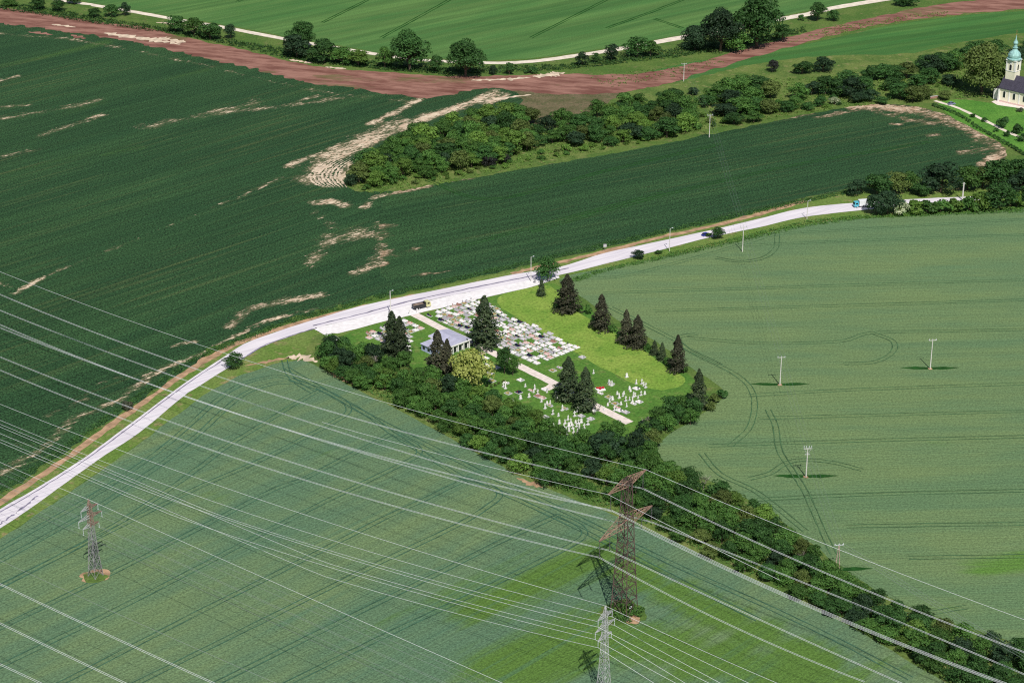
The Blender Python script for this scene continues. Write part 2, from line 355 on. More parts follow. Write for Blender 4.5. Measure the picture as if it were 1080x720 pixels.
# verges, brown field track, main road
sheet('verge', [(-120,606),(0,531),(117,448),(194,394),(250,362),(300,345),(360,325),(440,308),(540,286),(640,263),(749,237),(850,210),(920,200),(1100,192),(1100,226),(960,229),(910,231),(850,237),(760,259),(705,271),(660,280),(600,300),(540,308),(440,336),(355,356),(330,356),(320,379),(268,390),(200,427),(110,494),(0,568),(-120,645)], Z(2), M['grass'], 30, .5)
ribbon('field_track', [(-60,571),(0,530),(60,490),(117,449),(170,411),(210,384),(245,365),(285,350),(340,334),(400,320),(440,311)], 3.2, Z(6), M['brownsoil'], .25)
ribbon('field_track', [(540,289),(575,280),(636,266),(694,251),(749,239),(800,226),(850,212)], 3.0, Z(6), M['brownsoil'], .25)
up = [(-120,612),(0,537),(33,518),(87,484),(124,457),(173,420),(200,400.5),(241,373),(261,361),(302,346.5),(342,334),(380,323),(431,312),(480,302),(542,289.5),(593,281),(636,267.5),(684,257),(749,243),(800,231),(849,219.5),(911,213.5),(985,209),(1030,207),(1120,200)]
lo = [(-120,633),(0,557),(39,531),(105,484),(146,457),(191,420),(205,410),(261,375),(281,364),(312,353),(340,344),(380,335),(431,322),(480,311),(542,299),(593,289.5),(636,279),(684,267),(749,250.5),(800,240),(849,229),(911,221.5),(985,214),(1030,211.5),(1120,205)]
sheet('road', [tuple(p) for p in smooth_line(up, 6)] + [tuple(p) for p in smooth_line(lo, 6)[::-1]], Z(8), M['road'], 30, .12, smooth=False, edge=3)
sheet('parking_apron', [(330,346),(345,343),(380,335),(431,322),(480,311),(542,299),(588,290),(590,293),(560,303),(504,315.5),(436,332),(409,338),(356,352),(345,351)], Z(9), M['apron'], 30, .15, smooth=False, edge=3)
ribbon('road_seam', [(0,540),(33,521),(87,487),(124,460),(173,423),(200,403),(241,376)], .5, Z(10), M['seam'], .4)
ribbon('road_seam', [(250,382),(262,374.5),(281,363.5),(312,352.5),(334,346)], .7, Z(10), M['seam'], .4)
ribbon('road_seam', [(330,343.5),(380,331.5),(431,318),(480,307.5),(542,295),(600,283)], .8, Z(10), M['seam'], .4)
ribbon('road_seam', [(-10,561),(8,547),(22,537),(40,523)], .7, Z(10), M['seam'], .9)
# the dirt road along the top
ribbon('dirt_road', [(-40,-24),(40,-4),(69,1),(137,12),(179,19.5),(233,28.5),(304,42),(382,55),(440,63),(517,66.5),(560,65),(607,59),(658,51),(720,39.5),(780,29),(831,19),(853,15),(875,9.5),(900,5),(950,-3),(1050,-18)], [4.5,5,5,5,5,5,6,7,7,7,7,7], Z(4), M['dirtroad'], .05)
ribbon('bank', [(-40,-18),(69,7),(179,25.5),(233,35),(304,49),(382,62),(440,69),(517,73),(560,72),(607,67),(658,59),(720,49)], 14, Z(5)+.003, M['base'], .2)
for px, w in (([(165,24),(200,27),(232,31)],5), ([(55,26),(80,29)],4), ([(110,35),(150,41),(190,47)],9), ([(168,40),(196,45)],8), ([(305,63),(330,67)],4), ([(343,71),(365,73)],4), ([(497,85),(530,84),(560,82)],5), ([(562,81),(580,79),(596,77)],8)):
    ribbon('pale_soil', px, [w*.2, w*.8, w*.35, w*.9, w*.6, w*.15], Z(7)+.002*px[0][0]/50, M['palesoil'], .45, n=14)
for px in ([(30,34),(55,37)], [(75,37),(90,41)]): ribbon('pale_soil', px, [1,5,2], Z(7), M['redsoil'], .5)
ribbon('pale_soil', [(505,108),(530,104),(560,100)], [1,3,1], Z(7), M['palesoil'], .5)
# arcs where the drill turned round the tip of the copse
for i in range(8):
    t = i/7; lp = lambda a, b: (a[0]+(b[0]-a[0])*t, a[1]+(b[1]-a[1])*t)
    ribbon('pale_soil', [lp((356,165),(376,168)), lp((338,174),(362,177)), lp((327,184),(358,186)), lp((331,193),(361,192)), lp((342,198),(366,198))], [.1,1.0,1.3,1.1,.2], Z(7)+.003*i, M['palesoil'], .75, n=16)
# soil at the wheat tip below the road
ribbon('pale_soil', [(302,377),(318,377),(334,382)], [1,5,4,1], Z(7), M['palesoil'], .5)
ribbon('pale_soil', [(345,392),(362,398),(372,405)], [.5,3,1], Z(7), M['brownsoil'], .5)
ribbon('pale_soil', [(545,504),(560,510),(572,514)], [.5,3,1], Z(7), M['brownsoil'], .5)
ribbon('pale_soil', [(258,386),(285,381),(305,377)], [.5,2,1], Z(7), M['brownsoil'], .5)
# cemetery ground
sheet('cemetery_lawn', [(356,353),(409,339),(436,333),(504,316),(560,303),(586,296),(606,318),(650,345),(700,376),(735,400),(730,412),(690,440),(650,470),(600,480),(540,455),(480,425),(400,390),(352,372)], Z(5), M['lawn'], 30, .4)
sheet('meadow', [(512,315),(560,303),(580,300),(590,312),(606,328),(650,352),(700,384),(728,402),(712,410),(690,412),(668,405),(630,385),(600,368),(560,343)], Z(6), M['meadow'], 30, .4)
sheet('hedge_grass', [(318,379),(330,352),(350,352),(420,380),(520,430),(600,475),(680,470),(690,480),(720,500),(800,533),(860,574),(920,608),(1000,642),(1085,664),(1180,720),(1100,790),(1010,728),(920,675),(860,643),(740,588),(620,533),(520,490),(420,434),(345,393)], Z(3), M['scrubgrass'], 30, .5)
path_line = [(436,331),(467,347),(496,360),(520,372),(542,383),(560,392),(584,404),(606,416),(628,428),(656,442),(664,446)]
ribbon('cemetery_path', path_line, 4.0, Z(8), M['path'], .02)
ribbon('cemetery_path', [(584,405),(579,409),(573,411)], 3.4, Z(7), M['path'], .02)
ribbon('cemetery_path', [(334,346),(345,352),(357,359)], 3.0, Z(10), M['apron'], .05)
# church hill
sheet('church_lawn', [(985,108),(1010,104),(1040,108),(1120,120),(1120,170),(1074,160),(1030,138),(1000,122)], Z(6), M['churchlawn'], 30, .4)
sheet('churchyard_paving', [(1046,107.5),(1052,105),(1058,107.5),(1120,116),(1120,120),(1080,115),(1052,111)], Z(8), M['path'], 30, .1, smooth=False)
ribbon('church_path', [(986,106.5),(1010,114),(1040,128),(1062,139),(1090,151)], 2.4, Z(8), M['dirtroad'], .08)
# tramlines: pairs of wheel tracks
def tram(px, mat, gauge=2.1, w=.42, z=Z(6)):
    P = smooth_line(gpts(px), 8); P = P + .25*np.cumsum(rng.normal(0,.25,P.shape),axis=0)*.3
    d = np.gradient(P, axis=0); d /= np.linalg.norm(d, axis=1)[:,None]; nn = np.c_[-d[:,1], d[:,0]]
    for s in (-1, 1):
        ribbon('tramline', None, w, z, mat, .3, ground=P+s*gauge/2*nn)
        z += .003
LT = [[(-20,590),(35,559),(101,521),(163,479),(200,448),(230,421),(253,406),(281,398),(302,398),(330,408)],
 [(-20,602),(45,567),(110,530),(172,488),(210,457),(240,429),(262,413),(290,404),(312,404)],
 [(-20,629),(60,588),(130,548),(200,500),(240,470),(280,445),(314,424),(338,411)],
 [(-20,628),(100,568),(200,518),(271,487),(326,459),(361,440),(368,431),(360,421),(335,409)],
 [(-20,672),(100,613),(200,562),(285,518),(322,504),(373,478),(412,458)],
 [(-20,712),(100,654),(200,603),(283,559),(375,513),(430,486),(442,477),(436,468),(412,456)],
 [(40,732),(100,702),(200,650),(300,600),(400,549),(447,527),(490,506)],
 [(140,722),(300,643),(400,593),(483,553),(518,531),(527,521),(516,512),(490,503)],
 [(225,722),(360,655),(471,600),(518,576),(563,555),(590,543)],
 [(300,722),(400,673),(500,626),(565,594),(601,576),(617,564),(610,553),(586,543)],
 [(302,388),(332,406),(369,428),(420,454),(501,495),(553,519),(601,542),(650,566),(720,600),(800,636),(880,674),(960,716)],
 [(306,400),(345,414),(385,436),(412,456),(438,473),(490,505),(527,519),(586,546),(650,578),(720,614),(800,654)],
 [(300,380),(303,392),(311,402),(330,414)]]
for i, l in enumerate(LT): tram(l, M['track'], z=Z(6)+.007*i)
RT = [[(609,293),(658,291),(729,273),(782,258),(822,247),(884,243),(1100,230)],[(782,259),(900,254),(1100,247)],[(636,309),(800,304),(950,299),(1100,295)],[(689,328),(900,322),(1100,316)],
 [(724,356),(800,362),(884,360),(920,351),(1000,349),(1100,347)],[(790,417),(900,411),(1100,404)],[(800,441),(950,437),(1100,433)],[(747,470),(900,465),(1100,460)],
 [(644,324),(711,358),(729,371),(778,396),(795,418),(791,449),(770,470)],[(735,352),(716,356),(722,366),(760,385)],[(920,351),(942,360),(941,372),(922,382),(890,384)],
 [(799,527),(900,522),(1100,517)],[(893,555),(1000,553),(1100,552)],[(958,588),(1100,586)],[(790,505),(812,499),(830,488),(850,485),(880,488),(910,496)],[(740,478),(760,500),(800,520),(850,560)],
 [(810,432),(818,450),(822,475),(838,500),(850,520),(868,560),(880,585)],[(820,247),(818,262),(805,272),(780,276),(755,272)],[(900,640),(960,648),(1020,640)]]
for i, l in enumerate(RT): tram(l, M['trackR'], z=Z(6)+.007*i, w=.4)
FT = [[(402,40),(440,19),(485,-6)],[(250,2),(310,-20)],[(560,40),(640,0)],[(640,30),(700,8),(740,-8)],[(340,24),(400,-6)],[(690,20),(720,30)]]
for i, l in enumerate(FT): tram(l, M['trackF'], z=Z(3)+.007*i, w=.9)
for i, l in enumerate([[(560,245),(640,222),(740,196),(850,172),(980,150)],[(480,262),(560,240),(700,203)],[(450,190),(560,225)][:1]+[(520,210),(640,180),(760,152)]]):
    tram(l, M['trackF'], z=Z(7)+.007*i, w=.6)
# ------------------------------------------------------------------ foliage
def leaf_mat(name, lo, hi, autumn=None):
    k = NT(name); oi = k.n('ShaderNodeObjectInfo'); n1 = k.noise(k.pos(), .55, 3, .6); n2 = k.noise(k.pos(), 2.3, 2)
    c = k.mix(k.ramp(k.math('ADD', k.math('MULTIPLY', n1, .6), k.math('MULTIPLY', n2, .4)), .36, .64), lo, hi)
    c = k.mix(1.0, c, k.math('ADD', k.math('MULTIPLY', oi.outputs['Random'], .6), .7), 'MULTIPLY')
    k.b.inputs['Roughness'].default_value = .6; k.b.inputs['Specular IOR Level'].default_value = .2
    k.col(c)
    tr = k.n('ShaderNodeBsdfTranslucent'); k.set(tr.inputs[0], k.mix(1.0, c, (.7,1.1,.45), 'MULTIPLY'))
    mx = k.n('ShaderNodeMixShader'); mx.inputs[0].default_value = .2
    k.t.links.new(k.b.outputs[0], mx.inputs[1]); k.t.links.new(tr.outputs[0], mx.inputs[2]); k.t.links.new(mx.outputs[0], k.out.inputs[0])
    return k.m
L = {'dark': leaf_mat('leaves_dark', (.026,.078,.02), (.06,.145,.036)), 'mid': leaf_mat('leaves_mid', (.045,.122,.025), (.095,.2,.042)),
     'light': leaf_mat('leaves_light', (.08,.165,.028), (.145,.25,.048)), 'blue': leaf_mat('leaves_bluish', (.018,.044,.022), (.038,.08,.034)),
     'purple': leaf_mat('leaves_purplish', (.02,.022,.022), (.04,.042,.036)), 'olive': leaf_mat('leaves_olive', (.062,.1,.024), (.125,.17,.045)),
     'yellow': leaf_mat('leaves_yellow_green', (.36,.42,.09), (.55,.6,.18)), 'grey': leaf_mat('leaves_greyish', (.07,.085,.055), (.13,.14,.09)),
     'spruce': leaf_mat('spruce_needles', (.024,.046,.022), (.075,.105,.048)), 'brownspruce': leaf_mat('brown_spruce_needles', (.03,.034,.022), (.085,.084,.05)),
     'white': leaf_mat('elder_blossom', (.1,.17,.06), (.5,.52,.36))}
M['bark'] = plain('bark', (.13,.1,.075), .95, 0, .1, .35, 2)
M['deadwood'] = plain('dead_wood', (.42,.36,.33), .9, 0, .1, .25, 2)
def unit(n):
    v = rng.normal(0, 1, (n, 3)); return v/np.linalg.norm(v, axis=1)[:,None]
def leaf_quads(Cc, N, size):
    n = len(Cc); t = np.cross(N, unit(n)); t /= np.linalg.norm(t, axis=1)[:,None]+1e-9; b = np.cross(N, t)
    s = size[:,None]; w = rng.uniform(.55, 1.0, n)[:,None]
    return np.stack([Cc - t*s*.5, Cc + b*s*w*.42 + t*s*rng.uniform(-.1,.1,n)[:,None], Cc + t*s*.5, Cc - b*s*w*.42], 1)
def crown_quads(R_, Hc, z0, n, lobes, leaf, seed_flat=.8, open_=0.0):
    """a crown of uneven leaf clumps: R_ radius, from z0 up to z0+Hc"""
    cs = []; 
    for i in range(lobes):
        a = rng.uniform(0, 2*math.pi); h = rng.uniform(.05, 1.0)
        rad = R_*(1-abs(2*h-.8)**2.2*.55)*rng.uniform(.35, .82)
        cs.append((rad*math.cos(a), rad*math.sin(a), z0+Hc*(.1+.72*h), R_*rng.uniform(.26, .46)))
    cs.append((0, 0, z0+Hc*.5, R_*.55)); cs = np.array(cs)
    k = rng.choice(len(cs), n, p=cs[:,3]**2/np.sum(cs[:,3]**2)); d = unit(n); d[:,2] = np.where(d[:,2] < -.35, -d[:,2], d[:,2])
    r = cs[k,3]*rng.uniform(.72, 1.06, n)
    P = cs[k,:3] + d*np.c_[r, r, r*seed_flat]
    N = d + .75*unit(n); N /= np.linalg.norm(N, axis=1)[:,None]
    P[:,2] = np.maximum(P[:,2], .15)
    return leaf_quads(P, N, leaf*rng.uniform(.6, 1.35, n))
def trunk_mb(h, r, limbs, reach, z1):
    m = MB(); m.tube([(0,0,-.2),(.05*h*.3,0,h*.35),(0,.03*h,h*.7),(0,0,h)], [r, r*.8, r*.5, r*.15], 6)
    for i in range(limbs):
        a = 2*math.pi*i/limbs+rng.uniform(-.4,.4); zb = z1*rng.uniform(.6, 1.4); e = reach*rng.uniform(.6, 1)
        m.tube([(0,0,zb),(math.cos(a)*e*.5, math.sin(a)*e*.5, zb+e*.5),(math.cos(a)*e, math.sin(a)*e, zb+e*.75)], [r*.45, r*.3, r*.1], 5)
    return m
PROTO = {}
def add_proto(key, quads, tr, hh, rr):
    cc = quads.mean(1); hh = float(np.percentile(cc[:,2], 99.7)); rr = float(np.percentile(np.hypot(cc[:,0], cc[:,1]), 96.5))
    a = bpy.data.meshes.new('crown'); 
    o = quads_np('crown', quads, L['mid']); t = tr.build('trunk', M['bark'])
    PROTO[key] = (o.data, t.data, hh, rr); bpy.data.objects.remove(o); bpy.data.objects.remove(t); bpy.data.meshes.remove(a)
for i in range(6):   # broadleaf, nominal 8 m high, radius 3.6
    add_proto(('broad', i), crown_quads(3.6, 7.0, .9, 2700, 22+2*i, .5), trunk_mb(6.2, .2, 5, 2.6, 1.7), 8, 3.7)
for i in range(3):   # large old trees, nominal 16 m, radius 8
    add_proto(('big', i), crown_quads(7.2, 14.6, .8, 7500, 44, .72), trunk_mb(12, .5, 7, 5, 3.5), 16, 8)
for i in range(4):   # bushes, nominal 3 m high, radius 2.2
    add_proto(('bush', i), crown_quads(2.1, 2.7, .25, 700, 9, .5), trunk_mb(2.0, .08, 4, 1.2, .3), 3, 2.2)
def conifer_quads(h, r, n, gaps=.12):
    t = rng.uniform(0, 1, n)**.8; lev = np.floor(t*h/.75); ph = (lev*1.7) % 6.28
    z = .06*h + t*.94*h; a = rng.uniform(0, 2*math.pi, n)
    # branches: bunch the needles around a handful of directions per tier
    nb = 9; a = np.round((a-ph)*nb/6.283)/nb*6.283+ph + rng.normal(0, .13, n)
    rad = r*(1-t)**.68*rng.uniform(.86, 1.1, n)*(.85+.25*np.sin(lev*5.1+a*2))*rng.uniform(.2, 1.0, n)**.55 + .12
    z = z - .22*rad + rng.normal(0, .1, n)
    P = np.c_[rad*np.cos(a), rad*np.sin(a), np.maximum(z, .3)]
    N = np.c_[np.cos(a)*.45, np.sin(a)*.45, np.full(n, .8)] + .5*unit(n); N /= np.linalg.norm(N, axis=1)[:,None]
    return leaf_quads(P, N, rng.uniform(.5, 1.0, n)*(1-.35*t))
for i in range(3):
    m = MB(); m.tube([(0,0,-.2),(0,0,7),(0,0,14.2)], [.32,.2,.04], 6)
    add_proto(('conifer', i), conifer_quads(15, 4.6, 4200), m, 15, 4.6)
def bare_tree(seed):
    m = MB(); rr = random.Random(seed)
    def grow(p, d, l, r, lv):
        q = p+d*l; m.bar(p, q, r, 4, r*.65)
        if lv == 0: return
        for _ in range(3 if lv > 1 else 2):
            e = np.array([rr.gauss(0,.55), rr.gauss(0,.55), rr.gauss(.25,.25)])+d; e /= np.linalg.norm(e); grow(q, e, l*rr.uniform(.6,.85), r*.6, lv-1)
    grow(np.array([0,0,-.1]), np.array([0,0,1.0]), 2.4, .16, 4); return m
BARE = []
for s in range(2):
    o = bare_tree(s+3).build('trunk', M['deadwood']); tw = quads_np('crown', crown_quads(2.2, 4, 3, 130, 8, .45), L['grey']); BARE.append((o.data, tw.data)); bpy.data.objects.remove(o); bpy.data.objects.remove(tw)
def plant(kind, p, h, r, mat, label, cat, group=None, name=None):
    i = random.randrange({'broad':6,'big':3,'bush':4,'conifer':3}[kind]); cm, tm, hh, rr = PROTO[(kind, i)]
    root = empty(name or {'broad':'broadleaf_tree','big':'large_tree','bush':'bush','conifer':'conifer_tree'}[kind], (p[0], p[1], 0), random.uniform(0, 6.28))
    root.scale = (r/rr, r/rr*random.uniform(.9,1.1), h/hh)
    c = bpy.data.objects.new('crown', cm); C.objects.link(c); c.parent = root
    c.material_slots[0].link = 'OBJECT'; c.material_slots[0].material = L[mat]
    t = bpy.data.objects.new('trunk' if kind != 'bush' else 'stems', tm); C.objects.link(t); t.parent = root
    return tag(root, label, cat, group)
def plant_bare(p, h, label, group=None):
    a, b = random.choice(BARE); root = empty('bare_tree', (p[0], p[1], 0), random.uniform(0, 6)); root.scale = (h/8,)*3
    for nm, me in (('trunk', a), ('crown', b)):
        c = bpy.data.objects.new(nm, me); C.objects.link(c); c.parent = root
    return tag(root, label, 'tree', group)
def px_scale(p):    # photo pixels per metre at a ground point
    return F/((p[1])*CP + H*SP)
def base_of(x, top, bot):
    """ground point and height of a thing whose foot shows at bot and whose tip shows at top"""
    p = at(x, bot); return p, height_at(p, top)
def inside(q, poly):
    x, y = q; r = False; n = len(poly)
    for i in range(n):
        (x1, y1), (x2, y2) = poly[i], poly[i-1]
        if (y1 > y) != (y2 > y) and x < (x2-x1)*(y-y1)/(y2-y1)+x1: r = not r
    return r
def scatter(px, gap, n=4000, taken=None):
    G = gpts(px); lo, hi = G.min(0), G.max(0); out = list(taken or []); k0 = len(out)
    for _ in range(n):
        q = np.array([random.uniform(lo[0], hi[0]), random.uniform(lo[1], hi[1])])
        if inside(q, G) and all((q[0]-o[0])**2+(q[1]-o[1])**2 > gap*gap for o in out): out.append(q)
    return out[k0:]
WORD = {'dark':'dark green','mid':'mid green','light':'bright light green','blue':'blackish green','purple':'purplish dark','olive':'olive green','grey':'greyish','yellow':'yellow-green','white':'white-flowering'}
# ---- the hedge belt below the cemetery, in three rows named from the road
F_EDGE = [(345,388),(375,408),(420,429),(470,455),(520,484),(560,505),(620,527),(680,552),(740,582),(800,609),(860,637),(920,668),(980,703),(1010,720),(1080,765)]
B_EDGE = [(344,366),(385,379),(430,397),(470,409),(520,428),(560,448),(600,466),(640,464),(686,462),(690,488),(745,517),(795,543),(850,590),(900,624),(950,650),(1010,672),(1085,690),(1120,705)]
FE = smooth_line(gpts(F_EDGE), 6); BE = smooth_line(gpts(B_EDGE), 6)
def along(P, t):
    s = np.r_[0, np.cumsum(np.linalg.norm(np.diff(P, axis=0), axis=1))]; return np.array([np.interp(t*s[-1], s, P[:,k]) for k in (0,1)])
rowname = ['wheat-side row', 'inner row', 'middle row', 'cemetery-side row', 'far row']
LEN = np.sum(np.linalg.norm(np.diff(FE, axis=0), axis=1))
for r_ in range(5):
    f = [.06,.28,.5,.72,.94][r_]; i = 0; t = random.uniform(0, .008); prev = None
    while t < 1:
        a, b = along(FE, t), along(BE, t); wdt = np.linalg.norm(b-a)
        p = a+(b-a)*(f+random.uniform(-.07,.07)) + np.array([random.uniform(-.8,.8), random.uniform(-.8,.8)])
        q = proj([p[0], p[1], 0])[0]
        skip = (r_ in (1,3) and wdt < 20) or (r_ == 0 and 396 < q[0] < 422 and q[1] < 440)
        if not skip and -20 < q[0] < 1100 and q[1] < 760:
            i += 1
            right = q[0] > 880
            mat = random.choices(['dark','mid','blue','olive','light'], [.36,.4,.06,.1,.08])[0]
            h = random.uniform(5.0, 8.4)*(1.0 if r_ in (0,) else 1.1)*(.8 if right else 1); w = random.uniform(3.2, 4.6)
            if r_ == 0: h *= .82
            if random.random() < (.10 if q[0] > 780 else .03) and r_ > 0:
                plant_bare(p, h*1.05, 'bare grey tree, %s from the road in the belt\'s %s' % (nth(i), rowname[r_]), 'trees of the hedge belt')
            else:
                plant('broad', p, h, w, mat, '%s leafy tree, %s from the road in the belt\'s %s' % (WORD[mat], nth(i), rowname[r_]), 'tree', 'trees of the hedge belt')
        t += random.uniform(6.0, 8.2)/LEN
# dense clump at the far corner of the cemetery
for i, (x, y, mat, h, w) in enumerate([(694,447,'mid',7,3.6),(706,440,'dark',8.5,4.2),(718,438,'mid',8,4),(729,440,'dark',8,4),(716,447,'dark',7.5,4),(703,455,'mid',7,3.8),(690,459,'dark',6.5,3.4),(728,448,'mid',6.5,3.4),(680,461,'mid',6,3.2)]):
    plant('broad', at(x, y), h, w, mat, '%s broadleaf tree, %s from the gravestones in the clump at the far cemetery corner' % (WORD[mat], nth([3,4,6,8,5,2,1,7,0][i]+1)), 'tree', 'clump at the cemetery corner')
plant_bare(at(681,452), 6, 'bare pale tree among the leafy clump at the far cemetery corner')
plant('broad', at(641,480), 8.5, 6.5, 'blue', 'wide blue-green round tree at the lower cemetery edge', 'tree')
plant('bush', at(752,424), 3.6, 2.6, 'olive', 'olive bush at the outer tip of the meadow corner', 'bush'); plant('bush', at(761,420), 3.6, 2.4, 'dark', 'dark bush at the very tip of the meadow corner beside the wheat', 'bush')
plant('bush', at(748,432), 3.2, 2.6, 'olive', 'low olive bush below the corner spruce', 'bush')
# ---- single conifers and trees of the cemetery: x, tip y, foot y, half width px, look, label
for x, ty, by, hw, mat, lab in [(414,329,372,13,'spruce','dark twin-topped spruce nearest the road beside the parking'),(422,333,375,12,'spruce','second top of the twin spruce close to the parking, slightly lower'),
    (462,348,400,15,'brownspruce','brownish dark spruce in front of the chapel'),(472,356,400,12,'brownspruce','slim brownish spruce touching the chapel corner'),(511,310,364,18,'spruce','tall dark green spruce standing alone among the grave slabs'),
    (599,376,421,16,'spruce','left spruce of the dark pair on the cemetery path'),(617,386,432,15,'spruce','right spruce of the dark pair on the cemetery path'),
    (571,294,312,6,'spruce','small slim spruce at the meadow end by the road'),(598,289,328,15,'brownspruce','broad brownish spruce, first large one from the road along the meadow'),(634,309,347,12,'brownspruce','brownish spruce, second large one from the road along the meadow'),
    (660,326,362,11,'brownspruce','taller half of the double spruce midway along the meadow'),(672,332,366,12,'brownspruce','lower half of the double spruce midway along the meadow'),(690,358,374,5,'spruce','small young spruce beyond the double one along the meadow'),(698,361,380,6,'spruce','young spruce between the double spruce and the last large one'),
    (714,353,391,10,'brownspruce','last large brownish spruce before the meadow corner'),(736,389,430,11,'spruce','dark slim spruce at the meadow corner clump')]:
    p, h = base_of(x, ty, by); plant('conifer', p, h*random.uniform(.95,1.02), hw/px_scale(p)*random.uniform(.82,.98), mat, lab, 'conifer')
p = at(497,410); plant('broad', p, height_at(p, 370), 8.2, 'yellow', 'round yellow-green tree in front of the chapel', 'tree')
p = at(532,394); plant('broad', p, height_at(p, 367), 3.6, 'dark', 'small dark tree beside the middle of the cemetery path', 'tree')
p = at(541,396); plant('broad', p, height_at(p, 375), 2.6, 'mid', 'narrow mid green tree leaning on the dark one by the cemetery path', 'tree')
p = at(578,296); plant('broad', p, height_at(p, 273), 5, 'dark', 'round dark tree at the meadow end beside the road', 'tree')
for x, y, h, lab in [(620,331,4,'small bush between the first and second spruce along the meadow'),(612,327,2.5,'low light bush right after the first large spruce along the meadow'),(646,350,3,'low bush between the second and the double spruce'),(684,370,3,'low bush after the double spruce'),(703,385,3.2,'bush before the last large spruce'),(722,393,3,'bush after the last large spruce')]:
    plant('bush', at(x, y), h, 2.0, 'mid', lab, 'bush')
for x, y, r_, h, mat, lab in [(247,388,4.0,6.4,'dark','dark round tree between the road bend and the wheat tip'),(134,432,2.6,3.4,'grey','greyish dry shrub between the track and the road below the bend'),(757,252,3.2,5.6,'dark','dark roadside tree half hiding the blue car'),(673,273,3.1,4.2,'blue','dark round roadside bush standing alone'),(748,250,1.6,2,'mid','low bush beside the blue car'),(695,268,2,1.8,'mid','low green bush at the foot of the roadside lamp')]:
    plant('broad' if h > 4 else 'bush', at(x, y), h, r_, mat, lab, 'tree' if h > 4 else 'bush')
# ---- the copse in the middle of the dark field
def copse(px, gap, kinds, weights, hs, rs, where, group, cat='tree', kd='broad', nm='scrub_tree'):
    pts = scatter(px, gap); pts.sort(key=lambda q: proj([q[0], q[1], 0])[0][0])
    for i, p in enumerate(pts):
        mat = random.choices(kinds, weights)[0]; s = random.uniform(.75, 1.25)
        plant(kd, p, random.uniform(*hs)*s, random.uniform(*rs)*s, mat, '%s %s, %s from left %s' % (WORD[mat], {'broad':'round tree','bush':'bush'}[kd], nth(i+1), where), cat, group, nm if kd == 'broad' else None)
copse([(374,194),(392,174),(420,158),(455,143),(500,130),(545,126),(560,132),(556,160),(535,172),(500,178),(470,184),(430,192),(395,200)], 7.0, ['dark','mid','light','olive','blue'], [.24,.38,.24,.1,.04], (7,10.5), (4.6,6.6), 'in the dense copse', 'trees of the copse')
copse([(558,140),(600,128),(625,122),(660,114),(705,112),(738,120),(735,136),(700,146),(650,155),(612,154),(590,150),(570,160),(556,160)], 8.0, ['dark','mid','light','olive','blue'], [.25,.38,.22,.08,.07], (6,10), (4.2,6.4), 'in the middle thicket', 'trees of the middle thicket')
# the open scrub towards the church, tree by tree: x, foot y, half width in pixels, height
SCRUB = [(706,110,11,7),(731,100,5,3.5),(717,124,9,6),(745,112,9,5),(756,106,11,7),(768,101,13,8),(783,99,13,8.5),(799,99,13,8.5),(812,103,10,8),(790,108,12,7),(772,110,11,6.5),(763,123,11,6),(781,119,13,7),(796,117,10,6),(811,119,9,6),(774,131,8,5),(795,129,8,5),(829,118,8,5),
 (838,115,7,6),(842,105,9,7.5),(856,100,8,6),(870,99,10,8),(884,101,11,8),(897,102,12,9),(910,99,10,8),(893,90,9,7),(920,84,10,6.5),(932,83,11,7),(945,84,10,6.5),(956,83,10,8),(941,95,9,6),(950,104,10,7),(962,107,10,7),(973,104,9,6),(969,92,9,6),(980,88,10,7.5),(983,76,13,8),(995,74,13,8.5),(1006,72,12,8),(1002,90,8,5),(975,74,10,7),(1018,66,11,8),(1030,60,11,8),(918,106,8,5),(905,108,7,4.5),(930,110,6,3.5),(865,112,6,4),(852,116,6,3.5)]
for i, (x, y, hw, h) in enumerate(sorted(SCRUB)):
    p = at(x, y); mat = random.choices(['dark','mid','blue','olive'], [.5,.22,.18,.1])[0]
    plant('broad', p, h*1.2, 1.28*hw/px_scale(p), mat, '%s scrub tree, %s from left in the open scrub towards the church' % (WORD[mat], nth(i+1)), 'tree', 'trees of the open scrub', 'scrub_tree')
copse([(380,202),(440,195),(520,180),(600,163),(680,152),(740,138),(735,128),(640,150),(560,165),(470,182),(390,194)], 5.5, ['light','mid','olive'], [.55,.3,.15], (1.6,3), (1.6,2.8), 'on the copse fringe', 'bushes on the copse fringe', 'bush', 'bush')
copse([(745,136),(800,124),(870,114),(920,106),(1000,104),(1000,85),(900,98),(800,112),(740,120)], 8.0, ['light','mid','olive','dark'], [.3,.35,.2,.15], (1.5,3), (1.5,2.6), 'on the open scrub fringe', 'bushes on the scrub fringe', 'bush', 'bush')
for x, y, hw, h, mat, lab in [(372,195,9,6,'blue','blackish rounded tree at the left tip of the copse'),(516,176,9,6,'purple','purplish dark shrub on the lower copse edge'),(532,172,7,5,'purple','second purplish shrub right of the first on the lower copse edge'),(815,76,7,7,'purple','slim dark tree standing by the red soil strip'),(846,78,11,7,'dark','dark tree left of the pair on the green slope'),(868,76,12,8.5,'blue','taller blackish tree right of the pair on the green slope'),(760,55+60,0,0,'',''),(880,110,6,4,'white','white-flowering elder tree above the crop corner'),
    (1050,58,12,9,'dark','dark tree behind the church spire'),(1072,66,12,9,'blue','blackish tree behind the church tower'),(1084,58,12,8,'dark','dark tree right behind the church nave')]:
    if hw:
        p = at(x, y); plant('broad', p, h, hw/px_scale(p), mat, lab, 'tree')
p = at(1035,99); plant('big', p, height_at(p, 47), 24/px_scale(p), 'olive', 'huge olive-toned chestnut tree beside the church', 'tree')
p = at(996,105); plant('broad', p, 4.6, 4, 'olive', 'small olive tree at the head of the church path', 'tree')
